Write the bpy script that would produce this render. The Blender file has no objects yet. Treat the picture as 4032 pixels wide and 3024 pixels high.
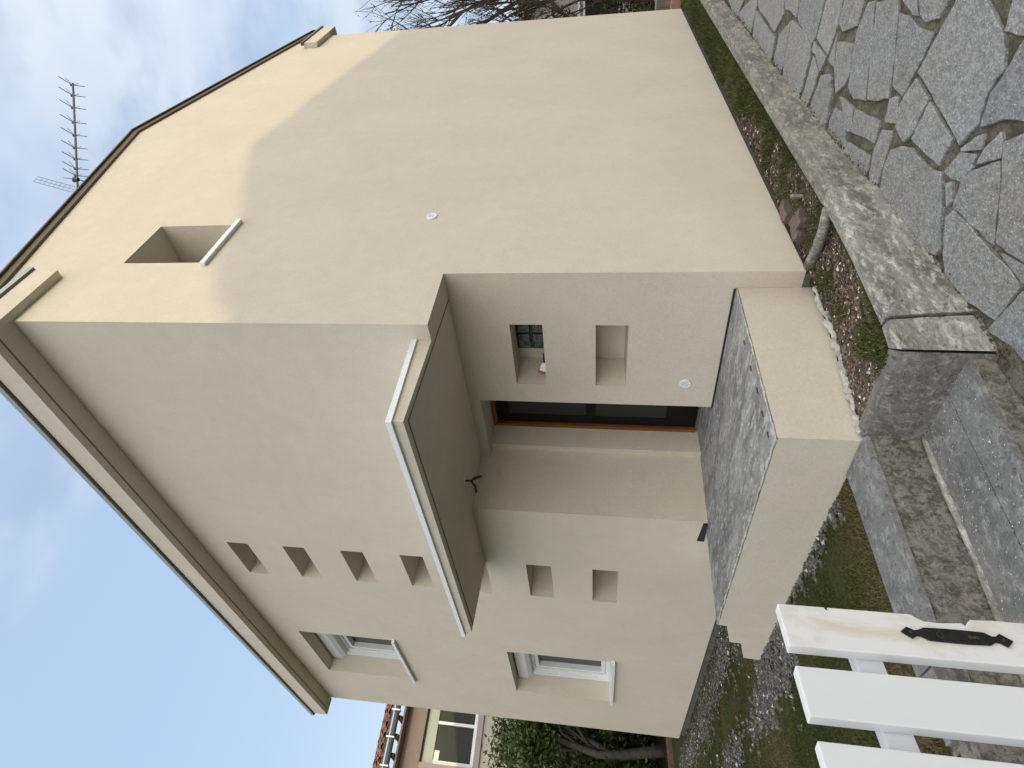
import bpy, math, random
import numpy as np
from mathutils import Vector, Matrix, noise

random.seed(7); rng = np.random.default_rng(7)
scene = bpy.context.scene
col = scene.collection
R_ = math.radians

# ------------------------------------------------------------------ camera
# the photograph was taken with the phone on its side: "up" in the place is the left of the picture
CAM = Vector((3.101899, -3.260095, 1.6))
RM = np.array([[0.7845192975402563, 0.10381830051556046, 0.6113519708523099],
               [0.6200710729674866, -0.12111589677871677, -0.775140505983552],
               [-0.0064293277947705596, 0.9871943577763944, -0.15939248325614164]])
FOC, CU, CV = 2263.1388, 439.2686, -56.4317
right, up, back = [Vector(RM[:, i]) for i in range(3)]
cd = bpy.data.cameras.new('camera'); cam = bpy.data.objects.new('camera', cd); col.objects.link(cam)
cam.matrix_world = Matrix.Translation(CAM) @ Matrix((-up, right, back)).transposed().to_4x4()
cd.sensor_width = 36; cd.lens = 36 * FOC / 4032
cd.shift_x = -CV / 4032; cd.shift_y = -CU / 4032
cd.clip_start = 0.05; cd.clip_end = 900
scene.camera = cam

# ------------------------------------------------------------------ light
SUN_EL, SUN_AZ = R_(20), R_(8.5)              # azimuth measured from +x towards +y
sdir = Vector((math.cos(SUN_AZ) * math.cos(SUN_EL), math.sin(SUN_AZ) * math.cos(SUN_EL), math.sin(SUN_EL)))
ld = bpy.data.lights.new('sun', 'SUN'); ld.energy = 4.0; ld.angle = R_(0.6); ld.color = (1.0, 0.86, 0.38)
sun = bpy.data.objects.new('sun', ld); col.objects.link(sun)
sun.rotation_euler = sdir.to_track_quat('Z', 'Y').to_euler()

w = bpy.data.worlds.new('World'); scene.world = w; w.use_nodes = True
nt = w.node_tree; nt.nodes.clear()
def N(tree, t, **kw):
    n = tree.nodes.new(t)
    for k, v in kw.items(): setattr(n, k, v)
    return n
out = N(nt, 'ShaderNodeOutputWorld'); bg = N(nt, 'ShaderNodeBackground')
sky = N(nt, 'ShaderNodeTexSky', sky_type='NISHITA')
sky.sun_disc = False; sky.sun_elevation = SUN_EL; sky.sun_rotation = math.pi / 2 - SUN_AZ
sky.altitude = 0; sky.air_density = 1.0; sky.dust_density = 1.2; sky.ozone_density = 1.0
tc = N(nt, 'ShaderNodeTexCoord')
mp = N(nt, 'ShaderNodeMapping'); mp.inputs['Scale'].default_value = (1.0, 1.0, 2.2)
mp.inputs['Location'].default_value = (0.35, 0.1, 0.6)
ns = N(nt, 'ShaderNodeTexNoise'); ns.inputs['Scale'].default_value = 1.5; ns.inputs['Detail'].default_value = 6
ns.inputs['Roughness'].default_value = 0.48; ns.inputs['Distortion'].default_value = 0.5
# broken high cloud: thin and bluish opposite the sun, denser away from there, paler near the horizon; unseen sunward side brightened to light walls
L = nt.links.new
def wm(op, a, b=None, c=None):
    m = N(nt, 'ShaderNodeMath', operation=op)
    for i, v in enumerate((a, b, c)):
        if v is None: continue
        if isinstance(v, (int, float)): m.inputs[i].default_value = v
        else: L(v, m.inputs[i])
    return m.outputs[0]
def wr(v, a, b, c, d):
    m = N(nt, 'ShaderNodeMapRange'); m.interpolation_type = 'SMOOTHSTEP'; L(v, m.inputs['Value'])
    for k, x in zip(('From Min', 'From Max', 'To Min', 'To Max'), (a, b, c, d)): m.inputs[k].default_value = x
    return m.outputs[0]
def wdot(vec):
    m = N(nt, 'ShaderNodeVectorMath', operation='DOT_PRODUCT'); m.inputs[1].default_value = vec; L(tc.outputs['Generated'], m.inputs[0]); return m.outputs['Value']
def wmix(f, a, b, mode='MIX'):
    m = N(nt, 'ShaderNodeMix', data_type='RGBA', blend_type=mode)
    for k, v in (('Factor', f), ('A', a), ('B', b)):
        if isinstance(v, (int, float)): m.inputs[k].default_value = v
        elif isinstance(v, tuple): m.inputs[k].default_value = (*v, 1)
        else: L(v, m.inputs[k])
    return m.outputs['Result']
L(tc.outputs['Generated'], mp.inputs[0]); L(mp.outputs[0], ns.inputs['Vector'])
n2 = N(nt, 'ShaderNodeTexNoise'); n2.inputs['Scale'].default_value = 4.2; n2.inputs['Detail'].default_value = 5; L(mp.outputs[0], n2.inputs['Vector'])
side = wdot((0.80, -0.60, 0.0))                       # -1 opposite, +1 towards the cloudier half of the sky
zen = wdot((0, 0, 1.0))
base = wmix(wr(side, -0.75, -0.15, 0.0, 1.0), (5.4, 7.1, 9.7), (6.6, 7.6, 8.9))
base = wmix(wr(zen, 0.02, 0.55, 0.75, 0.0), base, (8.6, 9.9, 11.0))
veil = wmix(0.72, sky.outputs[0], base)
cover = wr(wm('ADD', ns.outputs['Fac'], wm('MULTIPLY', wdot((0.62, 0.42, 0.50)), 0.32)), 0.50, 0.72, 0.0, 1.0)
cloud = wmix(wr(n2.outputs['Fac'], 0.40, 0.60, 0.0, 1.0), (3.9, 4.9, 6.7), (6.7, 7.4, 8.3))
res = wmix(wm('MULTIPLY', cover, 0.88), veil, cloud)
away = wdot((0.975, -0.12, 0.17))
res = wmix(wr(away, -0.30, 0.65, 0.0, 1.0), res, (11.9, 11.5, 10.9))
lift = wr(away, 0.0, 0.95, 2.7, 5.3)  # extra brightness added to the unseen sunward sky, fills the shaded walls
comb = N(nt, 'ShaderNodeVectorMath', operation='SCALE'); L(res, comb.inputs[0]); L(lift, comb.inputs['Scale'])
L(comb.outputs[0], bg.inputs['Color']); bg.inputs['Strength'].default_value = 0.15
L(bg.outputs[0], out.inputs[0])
vs = scene.view_settings
vs.view_transform = 'Standard'; vs.look = 'None'; vs.gamma = 1; vs.exposure = -1.84; vs.use_curve_mapping = False

# ------------------------------------------------------------------ helpers
def tag(o, label=None, cat=None, group=None, kind=None):
    if label: o['label'] = label
    if cat: o['category'] = cat
    if group: o['group'] = group
    if kind: o['kind'] = kind
    return o
def thing(name, label, cat, loc=(0, 0, 0), rz=0, group=None):
    o = bpy.data.objects.new(name, None); col.objects.link(o)
    o.location = loc; o.rotation_euler = (0, 0, rz); o.empty_display_size = 0.2
    return tag(o, label, cat, group)
class MB:
    def __init__(s): s.v = []; s.f = []; s.smooth = False
    def poly(s, pts):
        n = len(s.v); s.v += [tuple(p) for p in pts]; s.f.append(tuple(range(n, n + len(pts)))); return s
    def box(s, x0, x1, y0, y1, z0, z1):
        n = len(s.v)
        s.v += [(x0, y0, z0), (x1, y0, z0), (x1, y1, z0), (x0, y1, z0), (x0, y0, z1), (x1, y0, z1), (x1, y1, z1), (x0, y1, z1)]
        s.f += [(n, n+3, n+2, n+1), (n+4, n+5, n+6, n+7), (n, n+1, n+5, n+4), (n+1, n+2, n+6, n+5), (n+2, n+3, n+7, n+6), (n+3, n, n+4, n+7)]
        return s
    def hexa(s, bot, top):   # two matching rings
        n = len(s.v); k = len(bot); s.v += [tuple(p) for p in bot] + [tuple(p) for p in top]
        s.f.append(tuple(n + i for i in reversed(range(k)))); s.f.append(tuple(n + k + i for i in range(k)))
        for i in range(k):
            j = (i + 1) % k; s.f.append((n + i, n + j, n + k + j, n + k + i))
        return s
    def tube(s, pts, r, k=8, cap=True):
        pts = [Vector(p) for p in pts]; rs = r if isinstance(r, (list, tuple)) else [r] * len(pts)
        n0 = len(s.v); ref = Vector((0, 0, 1))
        for i, p in enumerate(pts):
            t = (pts[min(i + 1, len(pts) - 1)] - pts[max(i - 1, 0)]).normalized()
            a = t.cross(ref if abs(t.dot(ref)) < 0.93 else Vector((1, 0, 0))).normalized(); b = t.cross(a)
            for j in range(k):
                an = 2 * math.pi * j / k
                s.v.append(tuple(p + (a * math.cos(an) + b * math.sin(an)) * rs[i]))
        for i in range(len(pts) - 1):
            for j in range(k):
                q = n0 + i * k; s.f.append((q + j, q + (j + 1) % k, q + k + (j + 1) % k, q + k + j))
        if cap:
            s.f.append(tuple(n0 + j for j in range(k))); q = n0 + (len(pts) - 1) * k
            s.f.append(tuple(q + j for j in reversed(range(k))))
        return s
    def build(s, name, mat, parent=None, smooth=False, bevel=0, fix=True):
        me = bpy.data.meshes.new(name); me.from_pydata(s.v, [], s.f)
        if fix:
            import bmesh
            bm = bmesh.new(); bm.from_mesh(me); bmesh.ops.recalc_face_normals(bm, faces=bm.faces); bm.to_mesh(me); bm.free()
        me.materials.append(mat)
        if smooth: me.polygons.foreach_set('use_smooth', [True] * len(me.polygons))
        o = bpy.data.objects.new(name, me); col.objects.link(o); o.parent = parent
        if bevel:
            b = o.modifiers.new('bevel', 'BEVEL'); b.width = bevel; b.segments = 2; b.limit_method = 'ANGLE'
        return o
def quads_mesh(name, V, F, mat, parent=None, smooth=False, cols=None):
    V = np.asarray(V, np.float32); F = np.asarray(F, np.int32); me = bpy.data.meshes.new(name)
    me.vertices.add(len(V)); me.vertices.foreach_set('co', V.ravel())
    k = F.shape[1]; me.loops.add(F.size); me.loops.foreach_set('vertex_index', F.ravel())
    me.polygons.add(len(F)); me.polygons.foreach_set('loop_start', np.arange(0, F.size, k, dtype=np.int32))
    me.polygons.foreach_set('use_smooth', np.full(len(F), smooth))
    me.update(calc_edges=True)
    if cols is not None:
        at = me.attributes.new('tone', 'FLOAT', 'POINT'); at.data.foreach_set('value', np.asarray(cols, np.float32))
    me.materials.append(mat)
    o = bpy.data.objects.new(name, me); col.objects.link(o); o.parent = parent
    return o

# ---- materials
class M:
    def __init__(s, name, rough=0.85, spec=0.3, metal=0.0):
        s.m = bpy.data.materials.new(name); s.m.use_nodes = True; s.t = s.m.node_tree
        s.b = s.t.nodes['Principled BSDF']; s.b.inputs['Roughness'].default_value = rough
        s.b.inputs['Specular IOR Level'].default_value = spec; s.b.inputs['Metallic'].default_value = metal
        s.tc = N(s.t, 'ShaderNodeTexCoord').outputs['Object']; s.h = None
    def n(s, t, **kw): return N(s.t, t, **kw)
    def noise(s, scale, detail=4, rough=0.55, stretch=None, dist=0):
        x = s.n('ShaderNodeTexNoise'); x.inputs['Scale'].default_value = scale; x.inputs['Detail'].default_value = detail
        x.inputs['Roughness'].default_value = rough; x.inputs['Distortion'].default_value = dist
        src = s.tc
        if stretch:
            m = s.n('ShaderNodeMapping'); m.inputs['Scale'].default_value = stretch; s.t.links.new(s.tc, m.inputs[0]); src = m.outputs[0]
        s.t.links.new(src, x.inputs['Vector']); return x.outputs['Fac']
    def vor(s, scale, feature='F1', out='Distance'):
        x = s.n('ShaderNodeTexVoronoi', feature=feature); x.inputs['Scale'].default_value = scale
        s.t.links.new(s.tc, x.inputs['Vector']); return x.outputs[out]
    def ramp(s, f, stops):
        r = s.n('ShaderNodeValToRGB'); e = r.color_ramp.elements
        while len(e) < len(stops): e.new(0.5)
        for i, (p, c) in enumerate(stops):
            e[i].position = p; e[i].color = (c, c, c, 1) if isinstance(c, (int, float)) else (*c, 1)
        s.t.links.new(f, r.inputs[0]); return r.outputs[0]
    def mix(s, f, a, b, mode='MIX'):
        m = s.n('ShaderNodeMix', data_type='RGBA', blend_type=mode)
        for k, v in (('Factor', f), ('A', a), ('B', b)):
            if isinstance(v, (int, float)): m.inputs[k].default_value = v
            elif isinstance(v, tuple): m.inputs[k].default_value = (*v, 1)
            else: s.t.links.new(v, m.inputs[k])
        return m.outputs['Result']
    def col(s, c):
        if isinstance(c, tuple): s.b.inputs['Base Color'].default_value = (*c, 1)
        else: s.t.links.new(c, s.b.inputs['Base Color'])
        return s
    def bump(s, f, strength, dist):
        b = s.n('ShaderNodeBump'); b.inputs['Strength'].default_value = strength; b.inputs['Distance'].default_value = dist
        s.t.links.new(f, b.inputs['Height'])
        if s.h: s.t.links.new(s.h, b.inputs['Normal'])
        s.h = b.outputs[0]; s.t.links.new(s.h, s.b.inputs['Normal']); return s
    def attr(s, name): 
        a = s.n('ShaderNodeAttribute'); a.attribute_name = name; return a.outputs['Fac']
    def orand(s): return s.n('ShaderNodeObjectInfo').outputs['Random']

def mk_render(name, c, amp=1.0):
    m = M(name, 0.92, 0.15)
    a = m.ramp(m.noise(1.1, 5, 0.6), [(0.3, 0.955), (0.7, 1.03)])
    b = m.ramp(m.noise(7, 5, 0.65), [(0.3, 0.965), (0.7, 1.03)])
    g = m.ramp(m.noise(170, 3, 0.7), [(0.28, 0.86), (0.72, 1.11)])
    g = m.mix(1.0, g, m.ramp(m.noise(42, 5, 0.75), [(0.30, 0.93), (0.70, 1.06)]), 'MULTIPLY')
    k = m.mix(1.0, a, b, 'MULTIPLY'); k = m.mix(1.0, k, g, 'MULTIPLY')
    m.col(m.mix(1.0, c, k, 'MULTIPLY'))
    m.bump(m.noise(190, 4, 0.7), 0.45 * amp, 0.004); m.bump(m.noise(3, 3), 0.25, 0.012)
    return m.m
REN = mk_render('beige_render', (0.592, 0.542, 0.462))
def mk_plain(name, c, rough=0.6, spec=0.4, metal=0, nz=0.06, sc=30):
    m = M(name, rough, spec, metal)
    k = m.ramp(m.noise(sc, 4, 0.6), [(0.3, 1 - nz), (0.7, 1 + nz)]); m.col(m.mix(1.0, c, k, 'MULTIPLY')); return m.m
ALU = mk_plain('white_lacquered_metal', (0.74, 0.76, 0.79), 0.35, 0.5)
PVC = mk_plain('grey_white_pvc', (0.62, 0.65, 0.66), 0.4, 0.5)
DARKM = mk_plain('dark_brown_metal', (0.075, 0.062, 0.055), 0.5, 0.4)
VERGE = mk_plain('verge_board_brown', (0.13, 0.105, 0.08), 0.7, 0.3)
BLACK = mk_plain('black_bitumen', (0.02, 0.02, 0.022), 0.7)
DARKC = mk_plain('dark_plinth', (0.12, 0.115, 0.11), 0.9, 0.2, nz=0.25, sc=14)
GLASS = M('dark_glass', 0.04, 0.5); GLASS.col((0.012, 0.014, 0.015)); GLASS = GLASS.m
GUTD = mk_plain('old_dark_gutter', (0.10, 0.105, 0.095), 0.6, 0.4, 0.2, nz=0.3)
ZINC = mk_plain('gutter_zinc', (0.30, 0.32, 0.32), 0.45, 0.5, 0.3)
GREYM = mk_plain('antenna_metal', (0.26, 0.25, 0.26), 0.4, 0.5, 0.5)
BLKP = mk_plain('black_plastic', (0.025, 0.025, 0.027), 0.45, 0.4)
def mk_wood(name, c):
    m = M(name, 0.5, 0.35); k = m.ramp(m.noise(5, 5, 0.6, (8, 8, 0.6)), [(0.3, 0.6), (0.7, 1.2)]); m.col(m.mix(1.0, c, k, 'MULTIPLY')); return m.m
WOOD = mk_wood('orange_brown_wood', (0.20, 0.075, 0.018))
BARK = mk_plain('bark_grey', (0.105, 0.095, 0.082), 0.9, 0.2, nz=0.35, sc=9)
TWIG = mk_plain('twig_brown', (0.085, 0.068, 0.052), 0.9, 0.2, nz=0.3, sc=9)

def mk_concrete(name, base, dark, light, sc=1.0, streak=None, bump=1.0, speck=True):
    m = M(name, 0.88, 0.25)
    n1 = m.noise(2.6 * sc, 7, 0.68, streak, 0.6); n2 = m.noise(11 * sc, 8, 0.75, streak, 0.4); n3 = m.noise(60 * sc, 5, 0.8)
    c = m.mix(m.ramp(n1, [(0.38, 0.0), (0.62, 1.0)]), dark, base)
    c = m.mix(m.ramp(n2, [(0.50, 0.0), (0.64, 0.9)]), c, light)
    c = m.mix(m.ramp(m.noise(23 * sc, 8, 0.75, streak, 1.0), [(0.55, 0.0), (0.64, 0.8)]), c, tuple(x * 0.45 for x in dark))
    c = m.mix(1.0, c, m.ramp(n3, [(0.3, 0.72), (0.7, 1.25)]), 'MULTIPLY')
    if speck: c = m.mix(m.ramp(m.vor(38), [(0.06, 0.9), (0.13, 0.0)]), c, (0.62, 0.61, 0.57))
    m.col(c); m.bump(n2, 0.5 * bump, 0.02); m.bump(n3, 0.6 * bump, 0.006); return m.m
SLAB = mk_concrete('porch_concrete', (0.33, 0.335, 0.335), (0.17, 0.17, 0.17), (0.50, 0.51, 0.515), 0.55, (1, 2.6, 1), 0.5, False)
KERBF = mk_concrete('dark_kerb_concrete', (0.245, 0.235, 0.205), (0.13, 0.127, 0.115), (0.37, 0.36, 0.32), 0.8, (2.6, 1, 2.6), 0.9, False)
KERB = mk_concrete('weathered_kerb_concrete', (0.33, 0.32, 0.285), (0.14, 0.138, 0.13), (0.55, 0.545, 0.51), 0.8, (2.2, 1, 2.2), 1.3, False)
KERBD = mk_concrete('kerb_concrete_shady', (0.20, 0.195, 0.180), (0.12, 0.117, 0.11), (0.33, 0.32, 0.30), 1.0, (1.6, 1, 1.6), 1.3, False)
TREAD = mk_concrete('step_concrete', (0.20, 0.205, 0.205), (0.13, 0.135, 0.138), (0.30, 0.305, 0.30), 1.3, None, 0.5, False)
def mk_riser():
    m = M('lichen_riser', 0.95, 0.2)
    n1 = m.noise(13, 10, 0.80, (1, 1.3, 1), 0.4); n2 = m.noise(30, 9, 0.8, None, 0.3)
    c = m.mix(m.ramp(n1, [(0.44, 0.0), (0.54, 1.0)]), (0.12, 0.115, 0.105), (0.29, 0.272, 0.242))
    c = m.mix(m.ramp(n2, [(0.52, 0.0), (0.62, 0.7)]), c, (0.41, 0.395, 0.36))
    c = m.mix(m.ramp(m.noise(26, 9, 0.85, (1, 1.5, 1)), [(0.54, 0), (0.60, 0.85)]), c, (0.075, 0.07, 0.064))
    m.col(c); m.bump(n1, 0.8, 0.03); m.bump(n2, 0.6, 0.012); return m.m
RISER = mk_riser()
def mk_stone():
    m = M('blue_grey_schist', 0.62, 0.4)
    r = m.orand()
    big = m.noise(1.7, 5, 0.6); fine = m.noise(75, 5, 0.8, None, 0.5); mid = m.noise(13, 6, 0.7)
    c = m.mix(r, (0.168, 0.180, 0.194), (0.235, 0.243, 0.246))
    c = m.mix(m.ramp(big, [(0.42, 0.0), (0.7, 0.75)]), c, (0.20, 0.192, 0.172))
    c = m.mix(1.0, c, m.ramp(mid, [(0.3, 0.80), (0.7, 1.18)]), 'MULTIPLY')
    c = m.mix(1.0, c, m.ramp(fine, [(0.38, 0.62), (0.62, 1.34)]), 'MULTIPLY')
    c = m.mix(1.0, c, m.ramp(m.noise(34, 6, 0.8, None, 0.6), [(0.36, 0.70), (0.64, 1.26)]), 'MULTIPLY')
    c = m.mix(m.ramp(m.vor(48), [(0.09, 0.85), (0.2, 0.0)]), c, (0.50, 0.53, 0.55))
    m.col(c); m.bump(mid, 0.45, 0.01); m.bump(fine, 0.55, 0.004); return m.m
STONE = mk_stone()
def mk_mortar():
    m = M('old_mortar', 0.95, 0.15)
    n1 = m.noise(6, 7, 0.7); n2 = m.noise(40, 6, 0.8)
    c = m.mix(m.ramp(n1, [(0.42, 0), (0.58, 1)]), (0.085, 0.078, 0.062), (0.17, 0.16, 0.132))
    c = m.mix(m.ramp(n2, [(0.48, 0), (0.6, 0.8)]), c, (0.05, 0.043, 0.033))
    c = m.mix(m.ramp(m.noise(2.4, 4, 0.6), [(0.56, 0), (0.64, 0.8)]), c, (0.06, 0.07, 0.022))
    m.col(c); m.bump(n2, 0.8, 0.012); m.bump(n1, 0.7, 0.02); return m.m
MORTAR = mk_mortar()
def mk_soil(name, a, b, c3):
    m = M(name, 0.97, 0.1)
    n1 = m.noise(1.6, 6, 0.7); n2 = m.noise(24, 6, 0.8)
    c = m.mix(m.ramp(n1, [(0.44, 0), (0.56, 1)]), a, b); c = m.mix(m.ramp(n2, [(0.45, 0), (0.6, 1)]), c, c3)
    m.col(c); m.bump(n2, 1.0, 0.02); return m.m
LAWN = mk_soil('mossy_lawn_soil', (0.065, 0.075, 0.025), (0.085, 0.07, 0.04), (0.035, 0.04, 0.015))
SOIL = mk_soil('planter_soil', (0.060, 0.045, 0.033), (0.050, 0.042, 0.03), (0.022, 0.018, 0.014))
def mk_tone(name, stops, rough=0.8, transl=0.0, spec=0.25):
    m = M(name, rough, spec); m.col(m.ramp(m.attr('tone'), stops))
    if transl:
        # thin leaves let some light through
        tb = m.n('ShaderNodeBsdfTranslucent'); mxs = m.n('ShaderNodeMixShader'); mxs.inputs[0].default_value = transl
        o = m.t.nodes['Material Output']; src = m.b.inputs['Base Color'].links[0].from_socket
        m.t.links.new(src, tb.inputs[0]); m.t.links.new(m.b.outputs[0], mxs.inputs[1]); m.t.links.new(tb.outputs[0], mxs.inputs[2])
        m.t.links.new(mxs.outputs[0], o.inputs[0])
    return m.m
GRASS = mk_tone('grass_blades', [(0, (0.032, 0.046, 0.014)), (0.40, (0.068, 0.092, 0.026)), (0.65, (0.115, 0.118, 0.045)), (0.85, (0.17, 0.13, 0.075)), (1, (0.28, 0.23, 0.14))], 0.7, 0.3)
LEAF = mk_tone('laurel_leaves', [(0, (0.014, 0.026, 0.008)), (0.55, (0.055, 0.092, 0.018)), (1, (0.19, 0.25, 0.055))], 0.4, 0.25, 0.5)
GRAV = mk_tone('gravel', [(0, (0.04, 0.038, 0.036)), (0.5, (0.10, 0.096, 0.093)), (0.85, (0.20, 0.195, 0.19)), (1, (0.6, 0.6, 0.58))], 0.8)
LITT = mk_tone('leaf_litter', [(0, (0.03, 0.022, 0.017)), (0.45, (0.095, 0.070, 0.052)), (0.85, (0.24, 0.18, 0.14)), (1, (0.60, 0.57, 0.51))], 0.8)
HEDG = mk_tone('dark_hedge', [(0, (0.03, 0.018, 0.012)), (0.6, (0.075, 0.05, 0.03)), (1, (0.06, 0.08, 0.03))], 0.8)
def mk_paint():
    m = M('white_gate_paint', 0.45, 0.4)
    n1 = m.noise(11, 6, 0.65, (1, 1, 0.45), 0.4)
    c = m.mix(m.ramp(n1, [(0.50, 0.0), (0.64, 0.75)]), (0.69, 0.70, 0.71), (0.57, 0.51, 0.40))
    c = m.mix(m.ramp(m.noise(60, 4, 0.7), [(0.66, 0), (0.75, 0.5)]), c, (0.60, 0.58, 0.52))
    m.col(c); m.bump(m.noise(90, 4, 0.7), 0.15, 0.002); return m.m
STAIN = mk_paint()
WHITE = mk_plain('clean_white_gate_paint', (0.67, 0.69, 0.72), 0.42, 0.4, nz=0.015, sc=6)
CHALK = mk_concrete('bare_mortar_edge', (0.50, 0.49, 0.46), (0.30, 0.30, 0.285), (0.68, 0.67, 0.64), 3, None, 1, False)
BRICKM = mk_concrete('broken_brick', (0.19, 0.135, 0.125), (0.12, 0.085, 0.08), (0.27, 0.215, 0.20), 3, None, 1, False)
RUST = mk_plain('rusty_iron', (0.11, 0.05, 0.022), 0.9, 0.2, nz=0.4, sc=60)

# ================================================================== GROUND
def dz(y):   # height of the sloping driveway
    return float(np.interp(y, [-14, -4, -2, -1, -0.3, 0.5, 1.5, 6, 14], [-0.98, -0.60, -0.50, -0.455, -0.375, -0.285, -0.25, -0.20, -0.17]))
def grid_sheet(name, xs, ys, zf, mat, kind='structure', nz=0.0, ns_=2.0):
    V = []; F = []
    for y in ys:
        for x in xs:
            V.append((x, y, zf(x, y) + (nz * (noise.noise(Vector((x * ns_, y * ns_, 3.1)))) if nz else 0)))
    nx = len(xs)
    for j in range(len(ys) - 1):
        for i in range(nx - 1):
            a = j * nx + i; F.append((a, a + 1, a + nx + 1, a + nx))
    o = quads_mesh(name, V, F, mat, smooth=True); tag(o, kind=kind); return o
grid_sheet('ground', [-400, 400], [-400, 400], lambda x, y: -1.3, LAWN)
drive = grid_sheet('driveway', list(np.linspace(0.55, 9.0, 30)) + [12, 15, 19.9], list(np.linspace(-14, 14, 113)), lambda x, y: dz(y) - 0.016, MORTAR, nz=0.008, ns_=5)
def lz(x, y): return -0.03
lawn = grid_sheet('lawn', [-70, -40, -25, -18, -14] + list(np.linspace(-11.5, -0.42, 60)), [-70, -30, -12, -6] + list(np.linspace(-4, 0.05, 40)) + [6, 14, 40, 90], lambda x, y: -0.045, LAWN, nz=0.03, ns_=3)
grid_sheet('lawn_behind_house', [-0.42, 0.6, 2, 12, 60], [9.3, 12, 25, 90], lambda x, y: -0.21, LAWN)
def soil_z(x, y): return float(np.interp(y, [-0.9, -0.05, 0.5, 3, 9.5], [-0.035, -0.145, -0.17, -0.19, -0.2]))
def kin(y): return float(np.interp(y, [-0.79, -0.655, -0.1, 0.44, 9.2], [0.605, 0.645, 0.73, 0.76, 0.745]))
ps = grid_sheet('planter_soil', list(np.linspace(0, 1, 16)), list(np.linspace(-0.85, 9.6, 130)), lambda x, y: soil_z(x, y), SOIL, nz=0.02, ns_=8)
for v in ps.data.vertices:
    x0 = -0.12; v.co.x = x0 + v.co.x * (kin(v.co.y) + 0.03 - x0); v.co.z += 0.022 * noise.noise(Vector((v.co.x * 8, v.co.y * 8, 4)))

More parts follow.
